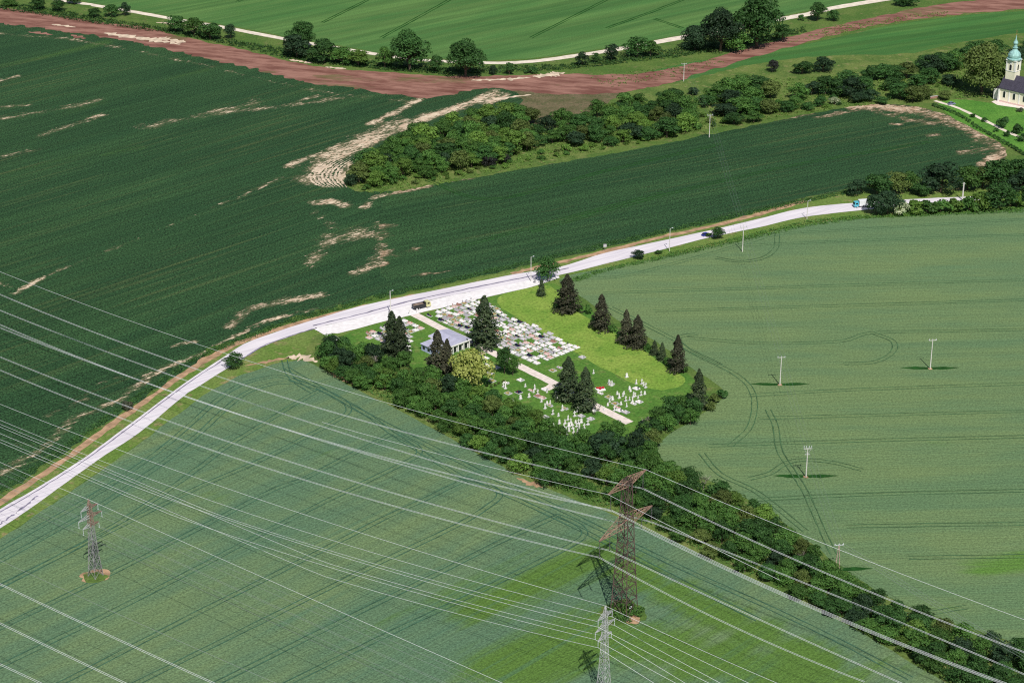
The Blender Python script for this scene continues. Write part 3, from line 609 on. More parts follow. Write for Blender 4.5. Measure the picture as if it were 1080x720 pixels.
for x, y, h, r_ in [(1026,124,2,1.6),(1038,129,2.6,2),(1058,135,6,3.6),(1072,141,5,3.2),(1050,139,2.2,1.8),(1078,149,4,3),(1062,144,3,2)]:
    plant('bush', at(x, y), h, r_, 'dark', 'dark bush by the church path, %s from the church' % ORD[[0,1,3,5,2,6,4][[1026,1038,1058,1072,1050,1078,1062].index(x)]], 'bush', 'bushes along the church path')
plant('bush', at(1076,118), 2.2, 2.2, 'grey', 'pale greyish bush on the church lawn', 'bush')
# boundary hedge of the churchyard
hp = smooth_line(gpts([(984,112),(1010,122),(1035,138),(1060,152),(1080,164)]), 8); V = []
for a in hp: V.append(crown_quads(1.5, 1.9, .1, 150, 5, .5) + np.r_[a, 0])
tag(quads_np('hedge', np.concatenate(V), L['dark']), 'low dark clipped hedge between the churchyard and the crop corner', 'hedge')
# trees by the road at the right edge, around the blue truck
for i, (x, y, h, r_, mat) in enumerate([(903,206,5,4,'blue'),(925,205,7,5.5,'dark'),(945,203,7,5,'olive'),(958,201,6.5,4,'mid'),(992,203,10,8.5,'blue'),(1020,200,8,6,'mid'),(1036,198,7,5,'olive'),(1052,199,10,7,'dark'),(1072,195,9,7,'dark'),(1076,205,8,6,'blue'),(970,206,4,4,'dark')]):
    plant('broad', at(x, y), h*1.45, r_*1.3, mat, '%s tree, %s from left on the crop side of the road' % (WORD[mat], nth([0,1,2,3,5,6,7,8,9,10,4][i]+1)), 'tree', 'trees beyond the road')
for i, (x, y, h, r_, mat) in enumerate([(924,226,5.5,3.6,'blue'),(936,226,6.5,5,'blue'),(948,226,4,4,'white'),(964,225,3.6,4,'light'),(978,225,3.6,4.2,'mid'),(992,224,3.6,4,'mid'),(1006,223,3.4,4,'light'),(1022,222,4,4,'mid'),(1030,221,5,4.5,'light'),(1054,220,7,6.5,'dark'),(1072,218,4,4.5,'light'),(1086,217,6,5,'dark')]):
    plant('broad' if h > 5 else 'bush', at(x, y), h*1.7, r_*1.35, mat, '%s %s, %s from left between road and right wheat field' % (WORD[mat], 'tree' if h > 5 else 'bush', nth(i+1)), 'tree' if h > 5 else 'bush', 'growth between road and wheat')
plant_bare(at(965,200), 6, 'bare grey tree behind the road near the blue truck')
# trees along the pale dirt road at the top, with the pixel row of each tip
TOPS = {40: -2, 62: 0, 100: 9, 118: 5, 132: 3, 78: -4, 185: 17, 205: 19, 222: 25, 243: 26, 318: 23, 313: 38, 342: 42, 362: 50, 378: 53, 432: 33, 406: 50, 491: 43, 460: 59, 520: 69, 537: 66, 614: 55, 628: 56, 645: 47, 672: 40, 686: 43, 733: 27, 760: 10, 798: -6, 825: 26, 778: 33, 862: 3, 879: 11, 845: 16, 955: -4, 10: 0, 560: 71}
for x, y, hw, h, k_, mat, lab in [(40,10,9,5,'broad','dark','dark tree by the dirt road nearest the top left corner'),(62,12,8,5,'broad','dark','dark tree second from the left along the dirt road'),(100,18,8,4,'broad','dark','low dark tree below the start of the dirt road'),(118,18,9,5.5,'broad','dark','dark tree left of the pointed one along the dirt road'),(132,17,6,7,'broad','blue','pointed blackish tree beside the dirt road'),(78,4,8,5,'broad','dark','dark tree touching the top edge by the dirt road'),
    (185,34,12,6,'broad','dark','dark tree, left in the group of three shrubby trees'),(205,38,12,6,'broad','mid','mid green tree, middle in the group of three shrubby trees'),(222,42,12,6,'broad','dark','dark tree, right in the group of three shrubby trees'),(243,41,7,6,'broad','blue','small round blackish tree just right of the shrubby three'),
    (318,54,15,13,'big','dark','tall dark tree over the dirt road, first of the big ones from the left'),(313,61,13,8,'broad','blue','bluish tree standing in front of the tall dark one'),(342,66,16,7,'broad','dark','spreading dark tree right of the tall one'),(362,68,14,7,'broad','mid','mid green tree with light foliage right of the spreading one'),(378,70,12,5,'broad','light','bright low tree at the soil strip beside the mid green one'),
    (432,74,20,17,'big','dark','large dark green crown left of the round one beside the soil strip'),(406,72,10,7,'broad','mid','small mid green tree at the left foot of the large crown'),(491,81,21,16,'big','dark','large round crowned tree beside the soil strip'),(460,76,9,5,'broad','dark','dark shrub filling the gap between the two large crowns'),
    (520,79,5,4,'broad','blue','small dark tree right of the large round crown'),(537,79,6,4.5,'broad','dark','small dark tree second right of the large round crown'),(614,69,7,6.5,'broad','blue','round tree, first of three below the bend of the dirt road'),(628,66,5,5,'broad','dark','smallest round tree, second of three below the bend of the dirt road'),(645,64,9,7,'broad','blue','round tree, third of three below the bend of the dirt road'),
    (672,60,14,9,'broad','dark','dark tree left of a lighter one beside the dirt road'),(686,60,10,7,'broad','mid','lighter tree touching the dark one beside the dirt road'),(560,77,8,2.5,'bush','dark','low dark scrub below the dirt road'),(733,53,16,11,'big','blue','blackish lower tree at the left of the tallest group'),(760,54,22,18,'big','blue','wide blackish tree in the tallest group by the dirt road'),(798,50,26,27,'big','dark','tallest tree in the picture, over the dirt road'),(825,44,10,10,'broad','dark','dark tree at the right foot of the tallest one'),(778,55,14,9,'broad','mid','mid green tree in front of the tallest group'),
    (862,22,9,9,'broad','dark','dark tree on the dirt road right of the tallest group'),(879,22,8,6,'broad','dark','lower dark tree right of it on the dirt road'),(845,22,4,3,'bush','dark','tiny bush on the dirt road left of the dark tree'),(955,6,12,4,'broad','dark','dark tree at the top edge, on the far right dirt road'),(10,6,10,4,'broad','mid','mid green tree in the very top left corner')]:
    p = at(x, y); plant(k_, p, height_at(p, TOPS[x]), hw/px_scale(p), mat, lab, 'tree' if k_ != 'bush' else 'bush')
# ---- undergrowth: a low leafy mass nobody could count
def mass(name, px, n, mat, hmax, label, leaf=.7):
    G = gpts(px); lo, hi = G.min(0), G.max(0); P = []
    while len(P) < n:
        q = rng.uniform(lo, hi)
        if inside(q, G): P.append(q)
    P = np.array(P); m = 7; Cc = np.repeat(P, m, 0)+rng.normal(0, .55, (n*m, 2)); z = np.abs(rng.normal(0, hmax*.5, n*m))+.05
    N = unit(n*m); N[:,2] = np.abs(N[:,2])+.5; N /= np.linalg.norm(N, axis=1)[:,None]
    return tag(quads_np(name, leaf_quads(np.c_[Cc, z], N, leaf*rng.uniform(.5, 1.3, n*m)), L[mat]), label, 'undergrowth', None, 'stuff')
BELT = F_EDGE + B_EDGE[::-1]
mass('undergrowth', BELT, 5200, 'mid', 1.3, 'low leafy undergrowth beneath the hedge belt')
COP = [(372,200),(392,176),(440,150),(500,134),(560,130),(640,112),(740,100),(800,84),(860,82),(960,68),(1040,70),(1044,104),(960,106),(860,118),(740,138),(640,158),(560,175),(470,194),(400,206)]
mass('undergrowth', COP, 3600, 'light', .9, 'light tall grass and brambles between the scrub trees', .8)
mass('roadside_weeds', [(0,522),(117,441),(210,378),(300,343),(400,315),(540,283),(749,235),(900,203),(900,199),(749,231),(540,279),(400,310),(300,338),(210,372),(117,435),(0,516)], 2500, 'dark', .5, 'weedy strip at the foot of the crop along the road', .6)
mass('roadside_weeds', [(590,296),(640,283),(706,267),(760,255),(850,233),(910,227),(1080,218),(1080,224),(910,231),(850,239),(760,260),(706,272),(640,286),(600,300)], 1800, 'mid', .6, 'weedy roadside strip along the right wheat field', .6)
mass('reeds', [(0,2),(60,10),(100,18),(200,34),(260,45),(300,52),(400,66),(470,72),(600,68),(720,50),(800,40),(850,28),(850,34),(800,46),(720,60),(600,74),(470,79),(400,74),(300,62),(260,52),(200,39),(100,25),(0,10)], 3500, 'dark', 1.0, 'dark reedy growth in the ditch below the dirt road', .9)
mass('weeds', [(620,80),(690,72),(760,62),(765,66),(700,84),(640,93)], 170, 'light', .5, 'scattered weeds on the red soil strip', .7)
mass('weeds', [(830,46),(880,28),(960,16),(1000,12),(1000,16),(930,26),(880,37)], 240, 'light', .5, 'weedy green islands at the right end of the red strip', .7)
# ------------------------------------------------------------------ pylons, poles and their wires
M['rust'] = plain('rusty_steel', (.34,.215,.165), .8, .2, .3, .35, .6)
M['darkrust'] = plain('dark_rusty_steel', (.105,.07,.065), .8, .2, .3, .4, .5)
M['galv'] = plain('galvanised_steel', (.5,.5,.52), .55, .25, .4, .2, 1)
M['redpaint'] = plain('faded_red_paint', (.27,.165,.14), .8, 0, .3, .35, 1)
M['dull'] = plain('dull_steel', (.3,.29,.31), .7, .2, .3, .3, 1)
M['wire'] = plain('aluminium_conductor', (.74,.76,.8), .5, .1, .5, .08, .05)
M['thinwire'] = plain('weathered_conductor', (.26,.29,.29), .6, .1, .4, .1, .05)
M['glass'] = plain('insulator_glass', (.1,.09,.1), .3, 0, .5, .2, 3)
M['porcelain'] = plain('insulator_porcelain', (.6,.64,.68), .3, 0, .5, .1, 3)
M['polecon'] = plain('concrete_pole', (.68,.66,.62), .9, 0, .2, .12, 2)
M['woodpole'] = plain('weathered_wood_pole', (.45,.36,.29), .9, 0, .2, .25, 2)
ARM = np.array([.61,.79,0]); ARM /= np.linalg.norm(ARM); LINE = np.array([ARM[1], -ARM[0], 0]); UPV = np.array([0,0,1.0])
def lattice(levels, r_leg, r_br, ax=ARM, ay=LINE):
    """a four-legged tower body: levels of (z, half width)"""
    m = MB()
    cor = lambda z, h: [ax*h*i+ay*h*j+UPV*z for i, j in ((-1,-1),(1,-1),(1,1),(-1,1))]
    for (z0, h0), (z1, h1) in zip(levels[:-1], levels[1:]):
        a, b = cor(z0, h0), cor(z1, h1)
        for k in range(4):
            m.bar(a[k], b[k], r_leg); m.bar(a[k], b[(k+1)%4], r_br); m.bar(a[(k+1)%4], b[k], r_br); m.bar(b[k], b[(k+1)%4], r_br)
    return m
def arm_mb(side, z, root, tip, depth, hw, rise=0.0, n=5, r=.11, rb=.075):
    """a tapering lattice cross-arm from half width root out to tip, its lower chord at z"""
    m = MB(); s = side; P = lambda t, j, k: ARM*s*(root+(tip-root)*t)+LINE*hw*j*(1-t*.92)+UPV*(z+rise*t+depth*k*(1-t))
    for i in range(n):
        t0, t1 = i/n, (i+1)/n
        for j in (-1, 1):
            m.bar(P(t0,j,0), P(t1,j,0), r)
            m.bar(P(t0,j,1), P(t1,j,1), r); m.bar(P(t0,j,0), P(t1,j,1), rb); m.bar(P(t1,j,0), P(t1,j,1), rb)
        m.bar(P(t0,-1,0), P(t1,1,0), rb); m.bar(P(t0,1,1), P(t1,-1,1), rb)
    return m
def insulator_mb(p, L, r=.17, n=10):
    m = MB(); prof = [(.04, 0)]
    for i in range(n):
        z = -L*(i+.5)/n; prof += [(.06, z+.06), (r, z), (.06, z-.06)]
    prof += [(.04, -L)]; m.lathe(prof[::-1], p, 6); m.bar(np.asarray(p)+LINE*.35-UPV*L, np.asarray(p)-LINE*.35-UPV*L, .06); return m
ATT = {}
# the big rusty pylon
B = at(658,646); zl = height_at(B, 552); zu = height_at(B, 511)
PY = empty('lattice_pylon', B); tag(PY, 'tall rusty brown lattice pylon with two crossarms beside the hedge belt', 'pylon')
lv = [(0,3.1),(5.5,2.8),(10.5,2.55),(15,2.35),(19,2.15),(22.5,2.0),(25.8,1.85),(zl-.2,1.7),(zl+2.4,1.5),((zl+zu)/2+1,1.3),(zu,1.15),(zu+2.0,.95)]
lattice(lv, .2, .1).build('tower_body', M['darkrust'], PY)
for s in (-1, 1):
    arm_mb(s, zl, 1.7, 14.2, 2.6, 1.5, .2).build('lower_crossarm', M['rust'], PY)
    arm_mb(s, zu, 1.1, 10.2, 2.0, .95, .9).build('upper_crossarm', M['rust'], PY)
    for j, (off, zz, nm) in enumerate([(13.9, zl, 'lo'), (8.6, zl, 'li'), (8.6, zu+.6, 'u')]):
        p = ARM*s*off+UPV*zz; insulator_mb(p, 5.4, .2).build('insulator_string', M['glass'], PY); ATT[(nm, s)] = B+p-UPV*5.5
    ATT[('e', s)] = B+ARM*s*10.1+UPV*(zu+1.0)
for i, j in ((-1,-1),(1,-1),(1,1),(-1,1)):
    MB().box(ARM*3.1*i+LINE*3.1*j+UPV*.35, (1.1,1.1,.9), .85).build('foot_block', M['polecon'], PY)
MB().box(LINE*2.7-ARM*.4+UPV*3.2, (.9,.06,.7), .6).build('warning_plate', M['porcelain'], PY)
def wiremb(pts, r): return MB().tube(pts, r, 4)
def wire_fit(p0, img):
    """a hanging wire through p0 in the vertical plane along LINE, fitted to where the photo shows it"""
    S = [(0.0, p0[2])]
    for x, y in img:
        q = on_plane(x, y, p0, LINE); S.append((float((q-p0)@LINE), q[2]))
    s = np.array([a for a, b in S]); z = np.array([b for a, b in S])
    out = []
    for side in (-1, 1):
        k = (s*side >= -1e-6)
        if k.sum() < 2: continue
        ss, zz = s[k], z[k]-p0[2]
        if k.sum() == 2:     # one sample: assume a usual sag
            a = .00028; c = np.array([(zz[1]-a*ss[1]**2)/ss[1], a])
        else:
            A = np.c_[ss, ss**2]; c = np.linalg.lstsq(A, zz, rcond=None)[0]
        t = np.linspace(0, max(abs(ss).max()*1.04, 60), 40)*side
        zc = p0[2]+c[0]*t+c[1]*t*t
        P = p0+LINE*t[:,None]; P[:,2] = np.maximum(zc, 3.0); out.append(P)
    if len(out) == 2: return np.r_[out[0][::-1], out[1][1:]]
    return out[0]
def cable(pts, r, label, mat, group, name='power_cable'):
    o = wiremb(pts, r).build(name, M[mat]); return tag(o, label, 'cable', group)
def bundle(pts, label, group, gap=.5, r=.042):
    c = pts[len(pts)//2]; root = empty('cable_bundle', c); tag(root, label, 'cable', group); pts = pts-c
    nn = np.array([LINE[1], -LINE[0], 0])
    for s in (-1, 1): wiremb(pts+nn*gap*.5*s, r).build('conductor', M['wire'], root)
    d = np.r_[0, np.cumsum(np.linalg.norm(np.diff(pts, axis=0), axis=1))]
    for t in np.arange(25, d[-1], 60):
        q = np.array([np.interp(t, d, pts[:,k]) for k in range(3)]); MB().bar(q-nn*gap*.55, q+nn*gap*.55, .1).build('spacer', M['dull'], root)
BIG = {('e',1): ([(0,286.5),(194,358)], [(760,529),(880,577),(970,612),(1080,653)]), ('u',1): ([(0,310.6),(228,396),(420,452),(552,490.5)], [(760,554),(880,608),(990,653),(1080,687)]),
 ('lo',1): ([(0,327),(218,409.5),(420,474.5),(543,510)], [(758,575),(855,619),(982,669.5),(1080,710)]), ('u',-1): ([(0,343),(202,418),(420,487),(530,516)], [(728,581),(814,619),(962,682),(1060,720)]),
 ('li',1): ([(0,345.5),(202,420),(420,489.5),(530,518)], [(728,583.5),(814,621.5),(962,684.5),(1056,720)]), ('li',-1): ([(0,376.5),(200,451),(414,520),(560,560)], [(770,639),(900,697),(950,720)]),
 ('lo',-1): ([(0,390.5),(200,465.6),(369,520),(560,574)], [(760,654),(900,714)]), ('e',-1): ([(350,448),(504,489)], [(760,581)])}
nm = {'e':'thin earth wire','u':'twin conductor of the upper crossarm','li':'twin conductor midway on the lower crossarm','lo':'twin conductor at the lower crossarm tip'}
for (k, s), (l, r) in BIG.items():
    pts = wire_fit(ATT[(k, s)], l+r); lab = 'pale %s, %s side of the rusty pylon' % (nm[k], 'hedge' if s > 0 else 'open field')
    if k == 'e': cable(pts, .05, lab, 'wire', 'wires of the rusty pylon', 'earth_wire')
    else: bundle(pts, lab, 'wires of the rusty pylon')
# ring of scrub and soil round its feet
V = []
for i in range(20):
    a = i*.7; q = np.array([5.2*math.cos(a)*random.uniform(.2,1.1), 5.2*math.sin(a)*random.uniform(.2,1.1), 0])+B; V.append(crown_quads(1.7, 2.0, .05, 150, 5, .5)+q)
tag(quads_np('undergrowth', np.concatenate(V), L['mid']), 'green scrub round the feet of the rusty pylon', 'undergrowth', None, 'stuff')
def disc(name, p, r, z, mat, sq=1.0): 
    a = np.linspace(0, 6.283, 22)[:-1]; rr = r*rng.uniform(.8, 1.2, 21)
    return tag(mesh_np(name, [(p[0]+q*math.cos(t), p[1]+q*math.sin(t)*sq, z) for t, q in zip(a, rr)], [tuple(range(21))], mat), kind='structure')
disc('soil_patch', B+np.array([2.5,-4,0]), 2.6, Z(9), M['brownsoil']); disc('grass_patch', B, 7.4, Z(8), M['base'])
# the two barrel pylons of the lighter line
def barrel(base, h, red, label, sc):
    root = empty('lattice_pylon', base); tag(root, label, 'pylon')
    zs = [h*.66, h*.775, h*.89]; hs = [3.4, 4.9, 3.6]; w0 = 1.5*sc
    lv = [(0,w0),(h*.12,w0*.86),(h*.23,w0*.74),(h*.33,w0*.64),(h*.42,w0*.56),(h*.5,w0*.5),(h*.58,w0*.45),(h*.66,w0*.4)]
    up = [(h*.66,w0*.4),(h*.72,w0*.38),(h*.775,w0*.36),(h*.83,w0*.34),(h*.89,w0*.3),(h*.945,w0*.2),(h,.1)]
    lattice(lv, .095, .052).build('tower_body', M['galv'] if not red else M['dull'], root)
    lattice(up, .09, .05).build('tower_head', M['redpaint'] if red else M['galv'], root)
    for z, hw, nme in zip(zs, hs, 'abc'):
        for s in (-1, 1):
            arm_mb(s, z, .6, hw, 1.0, .5, .1, 3, .075, .045).build('crossarm', M['redpaint'] if red and s > 0 else M['galv'], root)
            p = ARM*s*(hw-.1)+UPV*z; insulator_mb(p, 2.0, .11, 7).build('insulator_string', M['porcelain'], root); ATT[(label[:3], nme, s)] = np.asarray(base)+p-UPV*2.0
    ATT[(label[:3], 'top', 0)] = np.asarray(base)+UPV*h
    return root
B1 = at(101,607); h1 = height_at(B1, 526.5)
barrel(B1, h1, True, 'slim lattice pylon with faded red head in the left wheat field', 1.15)
B2 = at(636.5,733); h2 = height_at(B2, 638.5)
barrel(B2, h2, False, 'pale grey lattice pylon cut by the bottom edge of the photo', 1.15)
disc('soil_patch', B1, 4.6, Z(9), M['brownsoil'], .9); disc('grass_patch', B1+np.array([0,-1.0,0]), 4.0, Z(9)+.006, M['base'], .8); disc('grass_patch', B2, 4.4, Z(9), M['base'])
LW = {('top',0): ([(0,426),(200,501),(420,574)], [(760,694),(820,720)]), ('c',1): ([(0,443),(205,521),(420,591)], [(790,720)]), ('b',1): ([(0,454.6),(200,531),(420,602.5)], [(760,720)]), ('c',-1): ([(0,457),(200,533.5),(420,605)], [(748,720)]),
 ('a',1): ([(0,467.6),(200,544.5),(420,617)], [(723,720)]), ('b',-1): ([(0,473.5),(200,549),(420,620)], [(713,720)]), ('a',-1): ([(0,482.6),(200,560),(420,631)], [(690,720)])}
tier = {'a':'bottom','b':'middle','c':'top'}
for (k, s), (l, r) in LW.items():
    pts = wire_fit(ATT[('pal', k, s)], l+r)
    lab = 'thin earth wire over the peak of the pale grey pylon' if k == 'top' else 'thin pale cable on the %s arm of the pale grey pylon, %s side' % (tier[k], 'hedge' if s > 0 else 'open')
    cable(pts, .05, lab, 'wire', 'wires of the pale grey pylon')
pts = wire_fit(ATT[('sli', 'top', 0)], [(0,487),(35,503),(72,517.5),(200,574),(389,658),(535,722)]); cable(pts, .05, 'thin pale earth wire over the peak of the red-headed pylon', 'wire', 'wires of the red-headed pylon')
for k in 'abc':
    for s in (-1, 1):
        p0 = ATT[('sli', k, s)]; q = pts-ATT[('sli', 'top', 0)]+p0; t = np.linalg.norm(q[:,:2]-p0[:2], axis=1)
        q[:,2] = np.maximum(q[:,2], 4); cable(q, .035, 'faint cable on the %s arm of the red-headed pylon, %s side' % (tier[k], 'road' if s > 0 else 'open'), 'thinwire', 'wires of the red-headed pylon')
# the nearest line, its pylons outside the frame
for i, (img, two) in enumerate([([(0,590),(71,624),(220,688),(290,720)], 0), ([(0,615.6),(69,648),(220,717.5)], 1), ([(0,657),(69,690),(132,720)], 1), ([(0,700),(43,720)], 1)]):
    mid = at(*img[len(img)//2], 27 if two else 33); P = np.array([on_plane(x, y, mid, LINE) for x, y in img])
    s = (P-mid)@LINE; a = .00012; c = np.polyfit(s, P[:,2]-a*s*s, 1); t = np.linspace(s.min()-25, s.max()+40, 40)
    pts = mid+LINE*t[:,None]; pts[:,2] = np.polyval(c, t)+a*t*t
    lab = ['thin wire, uppermost of those crossing the bottom left corner','pale twin conductor just below the foot of the red-headed pylon','pale twin conductor, second lowest in the bottom left corner','pale twin conductor, lowest in the bottom left corner'][i]
    (bundle(pts, lab, 'wires in the bottom left corner', .55, .05) if two else cable(pts, .05, lab, 'thinwire', 'wires in the bottom left corner'))
# medium-voltage poles of the right field and the far slope
def mv_pole(x, by, ty, kind, label):
    b = at(x, by); h = height_at(b, ty); root = empty('power_pole', b, 0); tag(root, label, 'pole', 'poles carrying the thin field line')
    wood = kind == 'wood'
    if wood:
        for s in (-1,1): MB().bar(np.array([s*.75,0,-.3]), np.array([s*.12,0,h-.6]), .2, 6, .14).build('leg', M['woodpole'], root)
    else: MB().bar(np.array([0,0,-.3]), np.array([0,0,h]), .23, 8, .14).build('shaft', M['polecon'], root)
    MB().box((0,0,h-.35), (3.0,.16,.16), .12).build('crossarm', M['polecon'] if not wood else M['porcelain'], root)
    if kind == 'switch':
        m = MB()
        for s in (-1,1): m.bar(np.array([0,0,h-2.6]), np.array([s*1.25,.1,h-.4]), .07)
        m.box((0,0,h-2.6), (1.8,.2,.2)); m.build('brace', M['galv'], root)
        for s in (-1.3,-.5,.5,1.3): insulator_mb((s,.1,h+.75), .8, .13, 3).build('insulator', M['porcelain'], root)
    else:
        for s in (-1.35,0,1.35): insulator_mb((s,s*.12,h+.3), .55, .12, 3).build('insulator', M['porcelain'], root)
    return b, h
MV = [mv_pole(783,265.5,239,'c','slim pole at the top edge of the right wheat field by the road'), mv_pole(822.5,406,376,'c','slim white pole in the middle of the right wheat field'), mv_pole(850,503,472,'switch','white pole with switchgear crown in the right wheat field'), mv_pole(883,601,573.5,'wood','brownish twin-leg pole at the hedge belt edge'),
      mv_pole(981,389,358,'c','slim white pole standing alone at the right of the wheat field'), mv_pole(748,145,121,'c','slim white pole in front of the scrub at the dark crop edge'), mv_pole(721,86,67,'c','slim white pole standing on the red soil strip')]
for (b, h), r_ in zip(MV[1:5], (1.6,2.0,1.6,1.6)):
    disc('soil_patch', b, .9, Z(12), M['brownsoil'])
    for s in (-1,1):
        ribbon('unsown_strip', None, [.1, 2.6, 1.8], Z(9)+.003*s, M['trackF'], .1, ground=np.array([[b[0]+s*t*.9, b[1]+t*.05+.4] for t in np.linspace(13, 0, 10)]))
def sag(a, b, s=1.2): t = np.linspace(0, 1, 14)[:,None]; P = a+(b-a)*t; P[:,2] -= 4*s*(t*(1-t))[:,0]; return P
names = ['second-pole gap by the road','mid field','switchgear gap','hedge gap']
chain = [MV[6], MV[5], MV[0], MV[1], MV[2], MV[3]]
off = at(1180,790)
for i in range(len(chain)):
    a, ha = chain[i]; (b, hb) = chain[i+1] if i+1 < len(chain) else (off, 12)
    for j in (-1,0,1):
        o = np.array([1.35*j, .16*j, 0]); cable(sag(a+o+UPV*(ha+.3), b+o+UPV*(hb+.3)), .022 if i < 5 else .04, 'hair-thin field wire, %s span from the far slope, %s strand' % (nth(i+1), ['outer','centre','inner'][j+1]), 'thinwire', 'thin field wires', 'field_wire')
# street lamps and road poles
def lamp(x, by, ty, label, head=1, thick=.13):
    b = at(x, by); h = height_at(b, ty); root = empty('street_lamp', b); tag(root, label, 'lamp', 'lamps along the road')
    MB().bar(np.array([0,0,-.2]), np.array([0,0,h]), thick*1.4, 7, thick).build('post', M['polecon'], root)
    if head:
        MB().bar(np.array([0,0,h-.1]), np.array([.9,.2,h+.25]), .07, 5).build('arm', M['galv'], root)
        MB().lathe([(.05,.0),(.3,.05),(.34,.2),(.1,.32)], (1.1,.25,h+.1), 8).build('lamp_head', M['porcelain'], root)
lamp(412,331,307,'concrete lamp post at the parking beside the twin-topped spruce', 1, .16); lamp(560,297,271,'slim lamp post at the road end of the meadow'); lamp(706,265,241,'white lamp post by the low green bush on the roadside'); lamp(851,231,212,'lamp post on the roadside left of the blue truck')
b = at(1015,211); h = height_at(b, 192.5); root = empty('utility_pole', b); tag(root, 'thick grey concrete pole standing before the road at the right edge', 'pole'); MB().bar(np.array([0,0,-.2]), np.array([0,0,h]), .42, 8, .28).build('shaft', M['polecon'], root); MB().box((0,0,h-.5), (1.6,.14,.14)).build('crossarm', M['galv'], root)
b = at(412,330); root = empty('switch_box', b+np.array([-.5,-.6,0])); tag(root, 'dark box at the foot of the parking lamp post', 'box'); MB().box((0,0,1.0), (.6,.5,1.4)).build('cabinet', M['dull'], root); MB().box((0,0,.15), (.7,.6,.3)).build('plinth', M['polecon'], root)
b = at(638,264); root = empty('road_sign', b); tag(root, 'small grey roadside sign board between crop track and road', 'sign'); MB().bar(np.array([0,0,-.1]), np.array([0,0,2.2]), .06, 6).build('post', M['galv'], root); MB().box((0,-.06,2.3), (1.4,.06,1.5)).build('panel', M['galv'], root)
b = at(561,297); root = empty('waste_container', b+np.array([1.2,-1.5,0])); tag(root, 'small blue-grey bin at the foot of the meadow lamp post', 'bin'); MB().lathe([(.5,0),(.62,1.2),(.62,1.25)], (0,0,0), 4, .78).build('tub', M['dull'], root); MB().lathe([(.66,1.26),(.5,1.4),(.1,1.45)], (0,0,0), 4, .78).build('lid', M['galv'], root)
# ------------------------------------------------------------------ cemetery
M['g_white'] = plain('white_marble', (.86,.84,.83), .5, 0, .3, .1, 1)
M['g_pale'] = plain('pale_granite', (.62,.6,.63), .45, 0, .4, .12, 4)
M['g_grey'] = plain('grey_granite', (.4,.39,.42), .4, 0, .4, .15, 4)
M['g_black'] = plain('black_granite', (.018,.02,.045), .25, 0, .5, .2, 4)
M['g_brown'] = plain('brown_red_granite', (.36,.2,.16), .4, 0, .4, .2, 4)
M['g_pink'] = plain('pinkish_terrazzo', (.7,.52,.48), .6, 0, .3, .1, 3)
M['flower_red'] = plain('red_flowers', (.5,.03,.04), .8, 0, .1, .4, 6); M['flower_mix'] = plain('mixed_flowers', (.6,.4,.2), .8, 0, .1, .5, 5)
M['bed'] = plain('planted_grave_bed', (.22,.26,.08), .95, 0, .1, .5, 4)
GW = {'g_white':'white','g_pale':'pale grey','g_grey':'mid grey','g_black':'black','g_brown':'reddish brown','g_pink':'pinkish','bed':'planted'}
O = at(446,333.5)
PD = at(568,388.5)-O; PL = np.linalg.norm(PD); PD /= PL; QD = np.array([-PD[1], PD[0], 0]); PA = math.atan2(PD[1], PD[0])
GPROTO = {}
def grave_proto(mat, w, l, style):
    root = empty('grave')
    k = MB(); hw, hl = w/2, l/2
    k.box((hw-.1,0,.1), (.2,l,.24)).box((-hw+.1,0,.1), (.2,l,.24)).box((0,hl-.1,.1), (w-.4,.2,.24)).box((0,-hl+.1,.1), (w-.4,.2,.24))
    k.build('kerb', M['g_pale'] if mat != 'g_pale' else M['g_grey'], root)
    if mat == 'bed':
        s = MB().box((0,0,.08), (w-.42,l-.42,.2)); s.build('planting', M['bed'], root)
        f = MB()
        for i in range(10): f.lathe([(.05,0),(.17,.1),(.1,.25)], (random.uniform(-hw+.4,hw-.4), random.uniform(-hl+.4,hl-.5), .18), 5)
        f.build('flowers', M['flower_mix'], root)
    else:
        s = MB(); n = 2 if w > 1.9 else 1
        for i in range(n):
            x = (i-(n-1)/2)*(w-.2)/n; s.box((x,-.02,.28), ((w-.3)/n-.06, l-.3, .12)); s.box((x,-.02,.36), ((w-.3)/n-.3, l-.7, .05))
        s.build('slab', M[mat], root)
    hm = {'g_white':('g_pale','g_grey','g_black')[style],'g_pale':'g_grey','bed':'g_grey','g_pink':'g_brown'}.get(mat, mat)
    h = MB()
    if style == 0: h.prism([(-.5,.2),(.5,.2),(.5,.7),(.3,.85),(-.3,.85),(-.5,.7)], hl-.3, hl-.12)
    elif style == 1: h.prism([(-.6,.2),(.6,.2),(.6,.62),(.25,.7),(.2,.95),(-.2,.95),(-.25,.7),(-.6,.62)], hl-.3, hl-.12)
    else: h.prism([(-.3,.2),(.3,.2),(.24,.6),(.1,.7),(.08,.95),(.28,.95),(.28,1.1),(.08,1.1),(.08,1.35),(-.08,1.35),(-.08,1.1),(-.28,1.1),(-.28,.95),(-.08,.95),(-.1,.7),(-.24,.6)], hl-.3, hl-.14)
    h.build('headstone', M[hm], root)
    v = MB().lathe([(.08,.33),(.12,.5),(.16,.62),(.05,.63)], (hw*.45,-hl*.3+.2,0), 6); v.build('vase', M['flower_mix'] if random.random() < .5 else M['flower_red'], root)
    return root
used = set()
def grave(p, mat, w, l, style, rz, label, group):
    key = (mat, w, l, style)
    if key not in GPROTO: GPROTO[key] = o = grave_proto(*key)
    else: o = copy_tree(GPROTO[key])
    o.location = (p[0], p[1], Z(6)+.01); o.rotation_euler = (0, 0, rz); return tag(o, label, 'grave', group)
TREES_AT = [at(511,362), at(532,394), at(541,396)]
RW = 3.4; NA = int(PL/3.4); WID = np.linalg.norm((at(506,318)-O)-PD*((at(506,318)-O)@PD))
